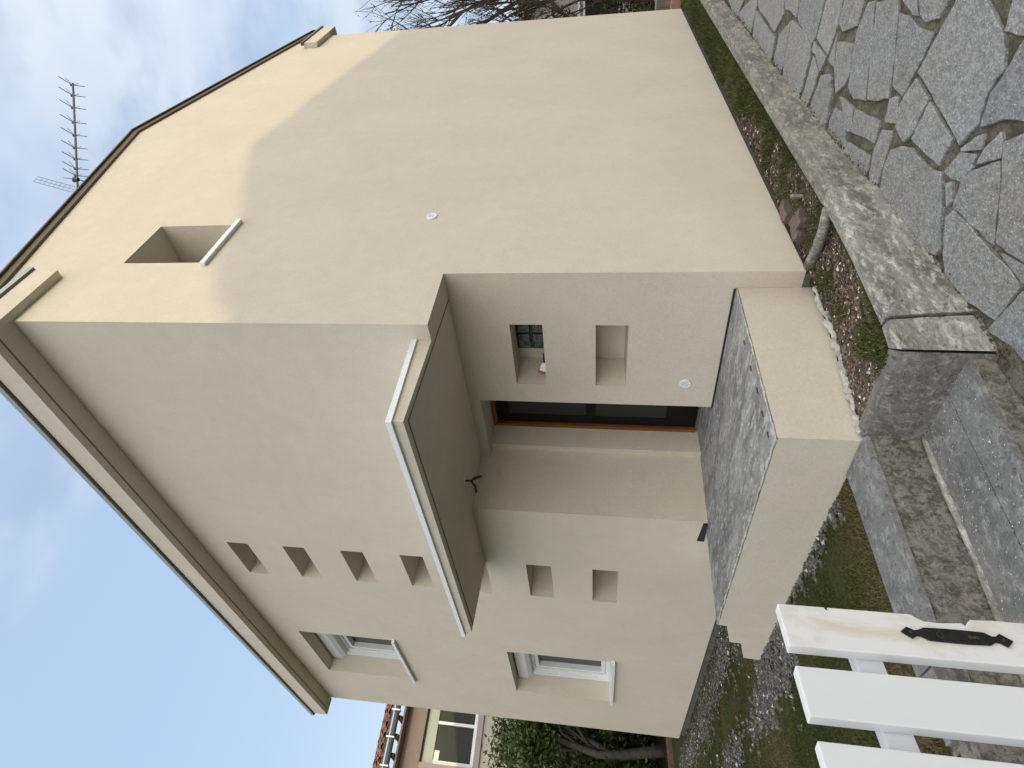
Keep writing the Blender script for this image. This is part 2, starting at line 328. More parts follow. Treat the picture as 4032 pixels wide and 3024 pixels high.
# ---- flagstones: outlines measured on the photograph, laid on the driveway as real slabs
def on_drive(px, py):
    u = 1512 - py - CU; v = -(px - 2016 - CV)
    d = RM @ np.array([u, v, -FOC]); z = -0.35
    for _ in range(6):
        t = (z - CAM.z) / d[2]; P = np.array(CAM) + d * t; z = dz(P[1])
    return float(P[0]), float(P[1])
S4 = 1.6458
def T4(p): return (2688 + p[0] / S4, p[1] / S4)
T = [
 [(300,0),(395,0),(350,110),(330,95)], [(345,105),(470,-40),(478,30),(440,215),(400,180)],
 [(488,-10),(650,-10),(652,90),(594,205),(490,48)], [(474,70),(595,245),(570,395),(452,238)],
 [(664,-10),(756,-10),(736,108),(690,62),(664,60)], [(625,225),(700,135),(650,420),(632,475),(588,400)],
 [(710,132),(792,212),(826,290),(818,380),(748,660),(648,510),(672,330)], [(768,-10),(922,-10),(860,236),(832,285),(752,150),(746,92)],
 [(936,-10),(1042,-10),(1004,150),(938,352),(868,250)], [(852,268),(930,372),(890,460),(862,350),(842,335)],
 [(848,365),(878,475),(800,712),(762,668)], [(892,492),(944,482),(958,522),(872,815),(815,722)],
 [(958,540),(966,602),(942,700),(912,882),(880,815)], [(1008,212),(994,292),(978,428),(946,392),(975,300)],
 [(1056,-10),(1182,-10),(1132,165),(1040,202),(1016,150)], [(1004,276),(1104,280),(1082,480),(1052,540),(992,602),(984,450)],
 [(1202,20),(1246,10),(1226,250),(1182,648),(1112,640),(1078,562),(1112,300),(1134,200)],
 [(1256,20),(1386,-10),(1390,90),(1362,400),(1330,635),(1262,652),(1196,640),(1216,400)],
 [(1406,88),(1476,122),(1522,182),(1628,214),(1508,452),(1422,622),(1360,545),(1384,300)],
 [(1418,-20),(1512,-20),(1524,100),(1496,92)], [(1538,-20),(1742,-20),(1660,118),(1580,142),(1546,100)],
 [(1640,255),(1775,0),(1960,-10),(2032,150),(2078,230),(2082,450),(1970,600),(1910,800),(1792,935),(1622,612),(1524,470)],
 [(2092,200),(2120,100),(2155,-20),(2330,-20),(2330,235),(2212,222)],
 [(2096,458),(2214,262),(2335,260),(2330,800),(2212,778),(2080,768),(1935,818),(2002,600)],
 [(1022,628),(1106,692),(1088,848),(1066,850)], [(1112,702),(1274,786),(1240,926),(1096,858)],
 [(982,702),(1048,742),(1054,850),(1030,996),(924,906),(950,785)], [(1050,912),(1206,1008),(1200,1100),(1160,1168),(1032,1008)],
 [(1290,846),(1358,850),(1330,950),(1290,1090),(1252,1225),(1202,1186),(1230,1000)],
 [(1350,972),(1420,952),(1480,962),(1558,1052),(1620,1108),(1674,1114),(1668,1420),(1670,1600),(1640,1650),(1560,1620),(1420,1478),(1266,1312),(1302,1100)],
 [(1342,645),(1398,626),(1388,798),(1312,788)], [(1424,652),(1512,512),(1588,642),(1482,868),(1432,915),(1384,828),(1400,702)],
 [(1602,668),(1740,900),(1652,1068),(1500,925),(1484,895)], [(1694,1112),(1790,994),(1896,1002),(1868,1090),(1800,1174),(1742,1160)],
 [(1802,962),(1892,892),(1948,872),(1918,968),(1804,982)], [(1962,958),(2058,856),(2068,922),(2056,1018),(1902,1066)],
 [(1876,1108),(2048,1050),(2050,1200),(2008,1580),(1838,1420),(1752,1348),(1802,1190)],
 [(2082,928),(2212,872),(2340,840),(2340,1700),(2212,1700),(2036,1575),(2072,1200)],
 [(1704,1196),(1742,1176),(1742,1300),(1712,1330)],
 [(1704,1412),(1762,1362),(1832,1440),(1968,1600),(2118,1750),(2180,1850),(2022,2068),(1845,1948),(1704,1790),(1690,1640)],
 [(2058,1640),(2212,1725),(2340,1760),(2340,1880),(2202,1832),(2150,1760)],
 [(2202,1895),(2330,1905),(2420,2200),(2440,2560),(2330,2440),(2212,2330),(2120,2230),(1980,2140),(2045,2070)],
 [(2370,30),(2700,-20),(2720,420),(2520,480),(2365,300)], [(2375,330),(2520,500),(2720,440),(2740,900),(2480,950),(2365,800)],
 [(2370,850),(2470,975),(2740,925),(2760,1500),(2400,1650),(2365,1400)], [(2370,1690),(2760,1540),(2790,2100),(2450,2180),(2360,1880)],
 [(2470,2220),(2800,2130),(2820,2700),(2560,2740)],
]
def jitter_poly(P, amp, step):
    Q = []
    n = len(P)
    for i in range(n):
        a = np.array(P[i]); b = np.array(P[(i + 1) % n]); L_ = np.linalg.norm(b - a); k = max(1, int(L_ / step))
        nrm = np.array([b[1] - a[1], a[0] - b[0]]) / (L_ + 1e-6)
        for j in range(k):
            p = a + (b - a) * j / k
            q = p + nrm * (noise.noise(Vector((p[0] * 14, p[1] * 14, 0.5))) * amp) * (0.4 if j == 0 else 1)
            Q.append((q[0], q[1]))
    return Q
def area(P):
    return 0.5 * sum(P[i][0] * P[(i + 1) % len(P)][1] - P[(i + 1) % len(P)][0] * P[i][1] for i in range(len(P)))
def stone_obj(P, lift):
    if abs(area(P)) < 0.0006: return
    if area(P) < 0: P = P[::-1]
    c = np.mean(P, axis=0); span = max(np.linalg.norm(np.array(p) - c) for p in P)
    P = [tuple(c + (np.array(p) - c) * (1 + 0.006 / np.linalg.norm(np.array(p) - c))) for p in P]
    Q = jitter_poly(P, 0.010, 0.035 if span < 0.6 else 0.06)
    n = len(Q); tx, ty = random.uniform(-.006, .006), random.uniform(-.006, .006)
    V = []; F = []
    def zt(p, e): return dz(p[1]) + lift + e + tx * (p[0] - c[0]) + ty * (p[1] - c[1])
    ins = 0.005
    for p in Q: V.append((p[0], p[1], dz(p[1]) - 0.03))
    for p in Q: V.append((p[0], p[1], zt(p, -0.004)))
    for p in Q:
        d = np.array(p) - c; L_ = np.linalg.norm(d); q = c + d * (1 - ins / max(L_, 0.02)); V.append((q[0], q[1], zt(q, 0)))
    for i in range(n):
        j = (i + 1) % n; F.append((i, j, n + j, n + i)); F.append((n + i, n + j, 2 * n + j, 2 * n + i))
    F.append(tuple(2 * n + i for i in range(n)))
    me = bpy.data.meshes.new('paving_stone'); me.from_pydata(V, [], F); me.materials.append(STONE)
    o = bpy.data.objects.new('paving_stone', me); col.objects.link(o); o.parent = drive
traced = []
for P in T:
    W_ = [on_drive(*T4(p)) for p in P]; traced.append(W_)
    stone_obj(W_, random.uniform(0.0, 0.006))
# the paving goes on to the right of and behind the photographer: irregular slabs on a jittered grid
def inside(P, q):
    c = False; n = len(P)
    for i in range(n):
        a, b = P[i], P[(i + 1) % n]
        if (a[1] > q[1]) != (b[1] > q[1]) and q[0] < (b[0] - a[0]) * (q[1] - a[1]) / (b[1] - a[1]) + a[0]: c = not c
    return c
def seen(q):      # is this ground point inside the area measured above?
    d = np.array([q[0], q[1], dz(q[1])]) - np.array(CAM); c = RM.T @ d
    if c[2] > -0.1: return False
    py = 3024 - (c[0] / -c[2] * FOC + CU + 1512); px = 2016 + CV - (c[1] / -c[2] * FOC)
    return -20 < py and px < 4032 + 30 and px > 2000
gx = np.arange(0.92, 8.9, 0.62); gy = np.arange(-9, 12, 0.50)
J = {(i, j): (gx[i] + random.uniform(-.2, .2) * (i > 0), gy[j] + random.uniform(-.17, .17)) for i in range(len(gx)) for j in range(len(gy))}
for i in range(len(gx) - 1):
    for j in range(len(gy) - 1):
        P = [J[i, j], J[i+1, j], J[i+1, j+1], J[i, j+1]]; c = np.mean(P, axis=0)
        if any(seen(p) for p in P + [c]) or any(inside(Tp, p) for Tp in traced for p in P + [c]): continue
        if c[1] > 6 and c[0] > 5: continue
        P = [tuple(np.array(p) + (c - np.array(p)) / np.linalg.norm(c - np.array(p)) * 0.022) for p in P]
        stone_obj(P, random.uniform(0, 0.006))

# ---- garden kerb of weathered concrete (three blocks with open cracks)
def sweep(path, prof, name, mat, parent, amp=0.012, step=0.02, cap=True):
    """path: list of (x_in, y_in, x_out, y_out, z_top, z_bot); top runs in->out, outer face down, rounded edges"""
    P = np.array(path, float); d = np.concatenate([[0], np.cumsum(np.linalg.norm(np.diff(P[:, 2:4], axis=0), axis=1))])
    m = max(2, int(d[-1] / step)); s = np.linspace(0, d[-1], m); Q = np.stack([np.interp(s, d, P[:, k]) for k in range(6)], 1)
    V = []; k = 0
    for row in Q:
        xi, yi, xo, yo, zt, zb = row; a = Vector((xi, yi, 0)); b = Vector((xo, yo, 0)); u = (b - a); wd = u.length; u.normalize()
        ring = [(0, zb), (0, zt - 0.02), (0.008, zt - 0.004), (wd * 0.2, zt), (wd * 0.4, zt), (wd * 0.6, zt), (wd * 0.8, zt), (wd - 0.016, zt - 0.004), (wd - 0.004, zt - 0.016)]
        H_ = zt - zb
        ring += [(wd + 0.004 * t_, zt - 0.02 - (H_ - 0.02) * t_ / 14) for t_ in range(1, 15)]
        k = len(ring)
        for (e, z) in ring:
            p = a + u * e; p.z = z
            q = p * 9; nn = noise.noise(q) * amp + noise.noise(p * 31) * amp * 0.45 + noise.noise(p * 75) * amp * 0.35
            p += Vector((u.x * nn, u.y * nn, 0.6 * nn)); V.append(tuple(p))
    F = []
    for i in range(m - 1):
        for j in range(k - 1): F.append((i * k + j, i * k + j + 1, (i + 1) * k + j + 1, (i + 1) * k + j))
    mb = MB(); mb.v = V; mb.f = F
    mb.f.append(tuple(range(k))); mb.f.append(tuple((m - 1) * k + j for j in range(k)))
    return mb.build(name, mat, parent, smooth=False)
kerb = thing('garden_kerb', 'weathered grey concrete kerb wall between the planting strip and the stone driveway, cracked at its corner', 'kerb', (0.8, 0, -0.3))
kerb.location = (0, 0, 0)
KZ = -0.02
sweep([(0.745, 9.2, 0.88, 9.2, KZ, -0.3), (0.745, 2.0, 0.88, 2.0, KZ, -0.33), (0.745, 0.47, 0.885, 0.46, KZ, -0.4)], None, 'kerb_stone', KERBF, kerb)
sweep([(0.765, 0.44, 0.905, 0.435, KZ + 0.008, -0.42), (0.73, -0.1, 0.825, -0.2, KZ + 0.008, -0.47), (0.645, -0.655, 0.745, -0.68, KZ, -0.5)], None, 'kerb_stone', KERB, kerb)
sweep([(0.635, -0.675, 0.735, -0.70, KZ, -0.5), (0.605, -0.79, 0.69, -0.885, KZ, -0.52)], None, 'kerb_stone', KERB, kerb, amp=0.009)
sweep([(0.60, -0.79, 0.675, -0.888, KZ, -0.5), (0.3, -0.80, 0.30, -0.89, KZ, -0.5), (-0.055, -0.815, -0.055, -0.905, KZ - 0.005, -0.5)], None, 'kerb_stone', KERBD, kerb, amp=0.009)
# small concrete edging across the planting strip
mb = MB(); mb.tube([(0.74, 0.42, -0.045), (0.5, 0.50, -0.09), (0.25, 0.60, -0.13), (0.03, 0.69, -0.15)], [0.035, 0.036, 0.04, 0.045], 8)
tag(mb.build('concrete_edging', KERB, smooth=True), 'thin rounded concrete edging running from the house corner to the kerb', 'edging')

# ---- entrance steps beside the porch
steps = thing('entrance_steps', 'grey concrete garden steps with lichen stained risers leading from driveway to lawn', 'steps')
def rough_box(x0, x1, y0, y1, z0, z1, name, mat, parent, amp=0.006, st=0.05, taper=None):
    import bmesh
    bm = bmesh.new(); nx, ny, nz = [max(1, int(abs(q) / st)) for q in (x1 - x0, y1 - y0, z1 - z0)]
    def face(f, na, nb):
        g = [[bm.verts.new(f(i / na, j / nb)) for j in range(nb + 1)] for i in range(na + 1)]
        for i in range(na):
            for j in range(nb): bm.faces.new((g[i][j], g[i+1][j], g[i+1][j+1], g[i][j+1]))
    X = lambda t: x0 + (x1 - x0) * t; Y = lambda t: y0 + (y1 - y0) * t; Z = lambda t: z0 + (z1 - z0) * t
    face(lambda a, b: (X(a), Y(b), z1), nx, ny); face(lambda a, b: (X(a), y0, Z(b)), nx, nz); face(lambda a, b: (X(a), y1, Z(b)), nx, nz)
    face(lambda a, b: (x0, Y(a), Z(b)), ny, nz); face(lambda a, b: (x1, Y(a), Z(b)), ny, nz); face(lambda a, b: (X(a), Y(b), z0), nx, ny)
    bmesh.ops.remove_doubles(bm, verts=bm.verts, dist=1e-4)
    for v in bm.verts:
        if taper: v.co = taper(v.co)
        p = v.co.copy(); q = Vector((noise.noise(p * 7), noise.noise(p * 7 + Vector((9, 0, 0))), noise.noise(p * 7 + Vector((0, 9, 0))))) * amp
        v.co = p + q + q.normalized() * noise.noise(p * 26) * amp * 0.5
    bmesh.ops.recalc_face_normals(bm, faces=bm.faces)
    me = bpy.data.meshes.new(name); bm.to_mesh(me); bm.free(); me.materials.append(mat)
    o = bpy.data.objects.new(name, me); col.objects.link(o); o.parent = parent; return o
skew = lambda c: Vector((c.x + 0.16 * (c.y + 0.9) * (1 if c.x > -0.3 else 0.55), c.y, c.z))
rough_box(-0.42, -0.012, -2.02, -0.925, -0.055, -0.02, 'upper_tread', TREAD, steps, 0.004, 0.05, skew)
rough_box(-0.36, -0.035, -2.30, -2.03, -0.055, -0.022, 'upper_tread', TREAD, steps, 0.004, 0.05, skew)
rough_box(-0.30, -0.022, -3.6, -0.90, -0.5, -0.045, 'riser', RISER, steps, 0.011, 0.03, skew)
rough_box(-0.12, 0.385, -3.6, -0.90, -0.62, -0.335, 'lower_tread', TREAD, steps, 0.003, 0.06, skew)
rough_box(0.392, 0.645, -3.6, -0.90, -0.378, -0.338, 'lower_tread', TREAD, steps, 0.003, 0.06, skew)
rough_box(0.38, 0.665, -3.6, -0.91, -0.9, -0.370, 'riser', RISER, steps, 0.012, 0.03, skew)
mb = MB(); mb.tube([(skew(Vector((0.012, y, 0))).x, y, -0.335 + 0.004 * math.sin(y * 9)) for y in np.linspace(-2.2, -0.93, 16)], 0.022, 7)
mb.build('mortar_fillet', KERB, steps, smooth=True)
for (x, y, r) in ((-0.28, -2.16, 0.085), (-0.16, -2.24, 0.07)):
    tag(rough_box(x - r, x + r, y - r, y + r, -0.10, 0.03, 'rough_stone', KERBD, None, 0.03, 0.03), 'larger rough grey stone at the end of the top step' if r > 0.08 else 'smaller rough grey stone at the end of the top step', 'stone')

# ================================================================== THE HOUSE
house = thing('house', 'newly rendered beige two storey house with boxed eaves, wall niches and recessed corner entrance', 'house')
def wall(xs, zs, holes, P, depth, sgn=1, back=True):
    """rect wall with rectangular holes; P(u, v, d) maps to the world; reveals go d = 0..depth"""
    us = sorted({xs[0], xs[1]} | {h[0] for h in holes} | {h[1] for h in holes}); vs_ = sorted({zs[0], zs[1]} | {h[2] for h in holes} | {h[3] for h in holes})
    mb = MB()
    for i in range(len(us) - 1):
        for j in range(len(vs_) - 1):
            cu, cv_ = (us[i] + us[i+1]) / 2, (vs_[j] + vs_[j+1]) / 2
            if any(h[0] < cu < h[1] and h[2] < cv_ < h[3] for h in holes): continue
            mb.poly([P(us[i], vs_[j], 0), P(us[i+1], vs_[j], 0), P(us[i+1], vs_[j+1], 0), P(us[i], vs_[j+1], 0)])
    for h in holes:
        if h[4] <= 0: continue
        a, b, c, d, D = h[:5]
        mb.poly([P(a, c, 0), P(b, c, 0), P(b, c, D), P(a, c, D)]); mb.poly([P(a, d, 0), P(b, d, 0), P(b, d, D), P(a, d, D)])
        mb.poly([P(a, c, 0), P(a, d, 0), P(a, d, D), P(a, c, D)]); mb.poly([P(b, c, 0), P(b, d, 0), P(b, d, D), P(b, c, D)])
        if len(h) < 6: mb.poly([P(a, c, D), P(b, c, D), P(b, d, D), P(a, d, D)])
    return mb
PF = lambda u, v, d: (u, d, v); PS = lambda u, v, d: (-d, u, v); PP = lambda u, v, d: (u, 0.662 + d, v)
XL = -10.33; ZE = 6.82
nich = [(-4.865, -4.0, z, z + 0.305, 0.62) for z in (6.095, 5.295, 4.495, 3.70, 2.90, 2.095, 1.295)]
holes = nich + [(-8.69, -6.92, 4.765, 6.36, 0.50, 0), (-8.69, -6.92, 1.32, 2.91, 0.50, 0)]
mb = wall((XL, -2.77), (0.06, ZE), holes, PF, 0); mb2 = wall((-2.77, 0), (2.9, ZE), [], PF, 0)
n = len(mb.v); mb.v += mb2.v; mb.f += [tuple(i + n for i in f) for f in mb2.f]
mb.poly([(XL, 0, 0.06), (XL, 0, ZE), (XL, 8.72, ZE), (XL, 8.72, 0.06)])
mb.poly([(XL, 0, 0.06), (0 - 2.77, 0, 0.06), (-2.77, 0.3, 0.06), (XL, 0.3, 0.06)])
mb.build('front_wall', REN, house, fix=False)
# side wall: gable with one small window, recessed at the entrance corner
mb = wall((0.662, 8.72), (-0.128, 2.9), [], PS, 0)
m2 = wall((0, 8.72), (2.9, ZE), [(0.862, 1.532, 5.39, 6.285, 0.85, 0)], PS, 0)
n = len(mb.v); mb.v += m2.v; mb.f += [tuple(i + n for i in f) for f in m2.f]
def roofz(y): return 8.335 - 0.265 * (4.15 - y) if y < 4.15 else 8.335 - 0.206 * (y - 4.15)
mb.poly([(0, 0, ZE), (0, 8.72, ZE), (0, 8.72, roofz(8.72)), (0, 4.15, roofz(4.15)), (0, 0, roofz(0))])
mb.poly([(0, 8.72, -0.128), (0, 8.72, ZE), (XL, 8.72, ZE), (XL, 8.72, -0.128)])
mb.poly([(XL, 0, ZE), (XL, 8.72, ZE), (XL, 8.72, roofz(8.72)), (XL, 4.15, roofz(4.15)), (XL, 0, roofz(0))])
mb.poly([(0, 0.662, -0.128), (0, 8.72, -0.128), (-0.3, 8.72, -0.128), (-0.3, 0.662, -0.128)])
mb.build('side_wall', REN, house, fix=False)
# recessed entrance: wall with two niches, door opening, left cheek, ceiling
mb = wall((-1.74, 0), (-0.128, 2.9), [(-1.462, -0.62, 2.05, 2.362, 0.385, 0), (-1.462, -0.62, 1.256, 1.556, 0.385)], PP, 0)
m2 = wall((-2.77, -1.74), (2.782, 2.9), [], PP, 0)
n = len(mb.v); mb.v += m2.v; mb.f += [tuple(i + n for i in f) for f in m2.f]
mb.poly([(-1.74, 0.662, 0.3), (-1.74, 0.662, 2.782), (-1.74, 1.07, 2.782), (-1.74, 1.07, 0.3)])
mb.poly([(-2.77, 0.662, 2.782), (-1.74, 0.662, 2.782), (-1.74, 1.07, 2.782), (-2.77, 1.07, 2.782)])
mb.poly([(-2.77, 0.0, 0.06), (-2.77, 0.0, 2.9), (-2.77, 0.78, 2.9), (-2.77, 0.78, 0.06)])
mb.poly([(-2.77, 0.78, 0.3), (-2.69, 0.78, 0.3), (-2.69, 0.78, 2.782), (-2.77, 0.78, 2.782)])
mb.poly([(-2.69, 0.78, 0.3), (-2.69, 1.07, 0.3), (-2.69, 1.07, 2.782), (-2.69, 0.78, 2.782)])
mb.poly([(-1.462, 1.047, 2.05), (-1.27, 1.047, 2.05), (-1.27, 1.047, 2.362), (-1.462, 1.047, 2.362)])
mb.build('entrance_wall', REN, house, fix=False)
# plinth
mb = MB(); mb.box(XL + 0.05, -2.6, 0.035, 0.3, -0.4, 0.06); mb.box(-0.3, -0.035, 0.66, 8.68, -0.6, -0.126); mb.box(-0.3, -0.03, 0.69, 0.75, -0.5, -0.13)
mb.build('plinth', DARKC, house)
# door: dark glazed leaf in an orange brown frame
door = MB().box(-2.69, -1.74, 1.06, 1.12, 0.37, 0.41).build('door_sill', DARKC, house)
door = MB(); 
for b in ((-2.688, -2.640, 1.045, 1.11, 0.41, 2.78), (-1.80, -1.742, 1.045, 1.11, 0.41, 2.78), (-2.640, -1.80, 1.045, 1.11, 2.73, 2.78)): door.box(*b)
door = door.build('door_frame', WOOD, house, bevel=0.004)
leaf = MB()
for b in ((-2.638, -2.50, 1.085, 1.12, 0.42, 2.72), (-1.93, -1.802, 1.085, 1.12, 0.42, 2.72), (-2.50, -1.93, 1.085, 1.12, 2.58, 2.72), (-2.50, -1.93, 1.085, 1.12, 0.42, 0.75), (-2.50, -1.93, 1.085, 1.12, 1.55, 1.66)): leaf.box(*b)
DOORB = mk_plain('dark_door_leaf', (0.008, 0.006, 0.005), 0.6, 0.15)
leaf.build('door_leaf', DOORB, door)
MB().box(-2.50, -1.93, 1.09, 1.10, 0.75, 2.58).build('pane', GLASS, door)
# windows of the front wall
def window(zb, zt, sill_z, name='window'):
    D = 0.37; fx0, fx1 = -8.67, -6.94; bh = 0.26
    box_ = MB()      # roller shutter box with chamfered corner
    yb = D - 0.17
    ring = [(yb, zt - 0.03), (yb, zt - bh + 0.06), (yb + 0.05, zt - bh), (D + 0.02, zt - bh), (D + 0.02, zt - 0.03)]
    box_.hexa([(fx0, y, z) for y, z in ring], [(fx1, y, z) for y, z in ring])
    f = MB(); z1 = zt - bh; z0 = zb + 0.0
    y0, y1 = D - 0.03, D + 0.05
    f.box(fx0, fx0 + 0.07, y0, y1, z0, z1).box(fx1 - 0.07, fx1, y0, y1, z0, z1).box(fx0 + 0.07, fx1 - 0.07, y0, y1, z0, z0 + 0.07).box(fx0 + 0.07, fx1 - 0.07, y0, y1, z1 - 0.05, z1)
    fr = f.build(name, PVC, house, bevel=0.004)
    box_.build('shutter_box', PVC, fr)
    rl = MB()
    for x in (fx0, fx1 - 0.045): MB().box(x, x + 0.045, D - 0.10, D - 0.031, z0, z1).build('shutter_rail', ALU, fr)
    for a, b in ((fx0 + 0.075, -7.81), (-7.80, fx1 - 0.075)):
        y1 = D + 0.11; s = MB(); s.box(a, a + 0.06, y0 + 0.022, y1, z0 + 0.075, z1 - 0.055).box(b - 0.06, b, y0 + 0.022, y1, z0 + 0.075, z1 - 0.055)
        s.box(a + 0.06, b - 0.06, y0 + 0.022, y1, z0 + 0.075, z0 + 0.14).box(a + 0.06, b - 0.06, y0 + 0.022, y1, z1 - 0.12, z1 - 0.055)
        s.build('sash', PVC, fr, bevel=0.003)
        MB().box(a + 0.06, b - 0.06, D + 0.075, D + 0.09, z0 + 0.14, z1 - 0.12).build('pane', GLASS, fr)
    sl = MB(); sl.hexa([(-8.72, -0.055, sill_z - 0.045), (-6.87, -0.055, sill_z - 0.045), (-6.90, D, sill_z - 0.02), (-8.70, D, sill_z - 0.02)],
                       [(-8.72, -0.055, sill_z), (-6.87, -0.055, sill_z), (-6.90, D, sill_z + 0.02), (-8.70, D, sill_z + 0.02)])
    sl.build('sill', ALU, fr)
window(4.765, 6.36, 4.75); window(1.32, 2.91, 1.32)
# small gable window: deep opening, dark pane, white sill
sw = MB().box(-0.84, -0.80, 0.862, 0.91, 5.42, 6.285).box(-0.84, -0.80, 1.48, 1.532, 5.42, 6.285).box(-0.84, -0.80, 0.91, 1.48, 6.23, 6.285).box(-0.84, -0.80, 0.91, 1.48, 5.42, 5.47).build('window', PVC, house)
MB().box(-0.83, -0.82, 0.91, 1.48, 5.47, 6.23).build('pane', GLASS, sw)
MB().hexa([(0.045, 0.80, 5.325), (0.045, 1.585, 5.325), (-0.42, 1.532, 5.36), (-0.42, 0.862, 5.36)], [(0.045, 0.80, 5.375), (0.045, 1.585, 5.375), (-0.42, 1.532, 5.41), (-0.42, 0.862, 5.41)]).build('sill', ALU, sw)
# glass blocks at the back of the upper entrance niche
GB = M('glass_block', 0.12, 0.7); GB.col(GB.mix(GB.ramp(GB.noise(22, 4), [(0.4, 0), (0.6, 1)]), (0.012, 0.015, 0.015), (0.07, 0.08, 0.078))); GB.bump(GB.noise(30, 3), 0.6, 0.02); GB = GB.m
JO = mk_plain('block_joint', (0.07, 0.075, 0.07), 0.9)
MB().box(-1.27, -0.60, 0.99, 1.047, 2.03, 2.38).build('block_panel', JO, house)
for i in range(3):
    for j in range(2):
        x = -1.235 + i * 0.215; z = 2.06 + j * 0.155
        MB().box(x, x + 0.19, 0.962, 1.0, z, z + 0.14).build('glass_block', GB, house, bevel=0.012)
# small tool left in the niche
tl = thing('hand_tool', 'small white plastic tool with red tip and black handle left in the upper entrance niche', 'tool', (-1.35, 0.80, 2.052), 0.5)
MB().hexa([(-0.05, -0.025, 0.0), (0.05, -0.025, 0.0), (0.05, 0.025, 0.0), (-0.05, 0.025, 0.0)], [(-0.03, -0.02, 0.075), (0.05, -0.02, 0.05), (0.05, 0.02, 0.05), (-0.03, 0.02, 0.075)]).build('body', ALU, tl, bevel=0.004)
REDM = mk_plain('red_plastic', (0.55, 0.07, 0.03), 0.5)
MB().hexa([(-0.05, -0.016, 0.055), (-0.028, -0.016, 0.075), (-0.028, 0.016, 0.075), (-0.05, 0.016, 0.055)], [(-0.07, -0.012, 0.085), (-0.05, -0.012, 0.10), (-0.05, 0.012, 0.10), (-0.07, 0.012, 0.085)]).build('tip', REDM, tl)
MB().tube([(0.04, 0, 0.02), (0.13, 0.01, 0.02), (0.16, 0.012, 0.014)], [0.016, 0.02, 0.013], 8).build('handle', BLKP, tl, smooth=True)

# canopy over the entrance
can = MB()
A_, B_, C_, D_ = (-0.105, -0.875), (-3.76, -0.875), (-4.02, 0.0), (-0.184, 0.0)
can.hexa([(*B_, 2.9), (*A_, 2.9), (*D_, 2.9), (*C_, 2.9)], [(*B_, 3.0), (*A_, 3.0), (*D_, 3.045), (*C_, 3.045)])
can.poly([(-0.184, 0.0, 2.9), (0, 0, 2.9), (0, 0.662, 2.9), (-2.77, 0.662, 2.9), (-2.77, 0, 2.9)])
can = can.build('canopy', REN, house, fix=False)
tr = MB()
tr.hexa([(-0.085, -0.897, 2.978), (-3.86, -0.897, 2.978), (-3.86, -0.872, 2.978), (-0.108, -0.872, 2.978)], [(-0.085, -0.897, 3.022), (-3.86, -0.897, 3.022), (-3.86, -0.872, 3.022), (-0.108, -0.872, 3.022)])
tr.hexa([(-0.085, -0.897, 2.978), (-0.108, -0.872, 2.978), (-0.187, -0.003, 3.02), (-0.164, -0.003, 3.02)], [(-0.085, -0.897, 3.022), (-0.108, -0.872, 3.022), (-0.187, -0.003, 3.065), (-0.164, -0.003, 3.065)])
tr.hexa([(-0.19, -0.01, 3.0), (-0.19, -0.87, 2.96), (-3.84, -0.87, 2.96), (-4.02, -0.01, 3.0)], [(-0.19, -0.01, 3.055), (-0.11, -0.88, 3.012), (-3.84, -0.88, 3.012), (-4.05, -0.01, 3.055)])
tr.build('metal_trim', ALU, can)
def strip(p, q, wd, z, name, mat, parent, t=0.006):
    p = Vector(p); q = Vector(q); d = (q - p).normalized(); nn = Vector((-d.y, d.x)) * wd / 2
    r = [(p + nn), (q + nn), (q - nn), (p - nn)]
    return MB().hexa([(v.x, v.y, z - t) for v in r], [(v.x, v.y, z + 0.001) for v in r]).build(name, mat, parent)
GROOVE = mk_plain('groove_shadow_strip', (0.20, 0.175, 0.13), 0.9)  # dark colour of thin strips standing in for shade inside the drip grooves
strip((-0.19, -0.80), (-0.30, 0.655), 0.012, 2.9, 'drip_groove_shadow', GROOVE, can); strip((-0.19, -0.80), (-3.75, -0.80), 0.012, 2.9, 'drip_groove_shadow', GROOVE, can)
# loose wires
wr = thing('ceiling_wire', 'loose dark electric wires hanging from the ceiling of the entrance canopy', 'wire', (-2.19, -0.03, 2.9))
MB().tube([(0, 0, -0.001), (0, 0, -0.008)], [0.05, 0.045], 12).build('rose', PVC, wr)
WIR = mk_plain('dark_red_brown_wire', (0.06, 0.022, 0.018), 0.6)
MB().tube([(0, 0, -0.005), (0.01, 0, -0.05), (0.015, -0.01, -0.09)], 0.010, 6).build('cable', WIR, wr, smooth=True)
MB().tube([(0.012, -0.005, -0.07), (0.035, 0.01, -0.10), (0.05, 0.02, -0.15), (0.06, 0.03, -0.185)], [0.008, 0.014, 0.016, 0.008], 6).build('wire_end', WIR, wr, smooth=True)
MB().tube([(0.01, -0.005, -0.07), (-0.05, -0.02, -0.105), (-0.10, -0.035, -0.115), (-0.13, -0.04, -0.112)], [0.008, 0.012, 0.013, 0.012], 6).build('wire_end', WIR, wr, smooth=True)

# boxed eaves
ev = MB(); yo = -0.267
ev.box(-10.42, 0.088, yo, -0.0005, ZE, 7.10); ev.box(0.001, 0.088, -0.0005, 0.645, ZE, 7.10)
ev.build('front_eave_box', REN, house)
strip((-10.35, -0.188), (0.0, -0.188), 0.012, ZE, 'drip_groove_shadow', GROOVE, house)
GUT = MB(); GUT.box(-10.47, 0.112, yo - 0.03, yo + 0.02, 7.102, 7.165); GUT.box(0.075, 0.112, yo + 0.02, 0.67, 7.102, 7.165)
GUT.build('eave_flashing', ZINC, house); 
MB().box(-10.45, 0.10, yo - 0.012, yo + 0.03, 7.085, 7.1015).box(0.07, 0.10, yo + 0.03, 0.66, 7.085, 7.1015).build('flashing_seal', DARKM, house)
be = MB(); be.box(-10.42, 0.10, 8.7205, 9.02, 6.92, 7.19); be.box(0.001, 0.10, 7.93, 8.7205, 6.92, 7.19)
be.build('back_eave_box', REN, house)
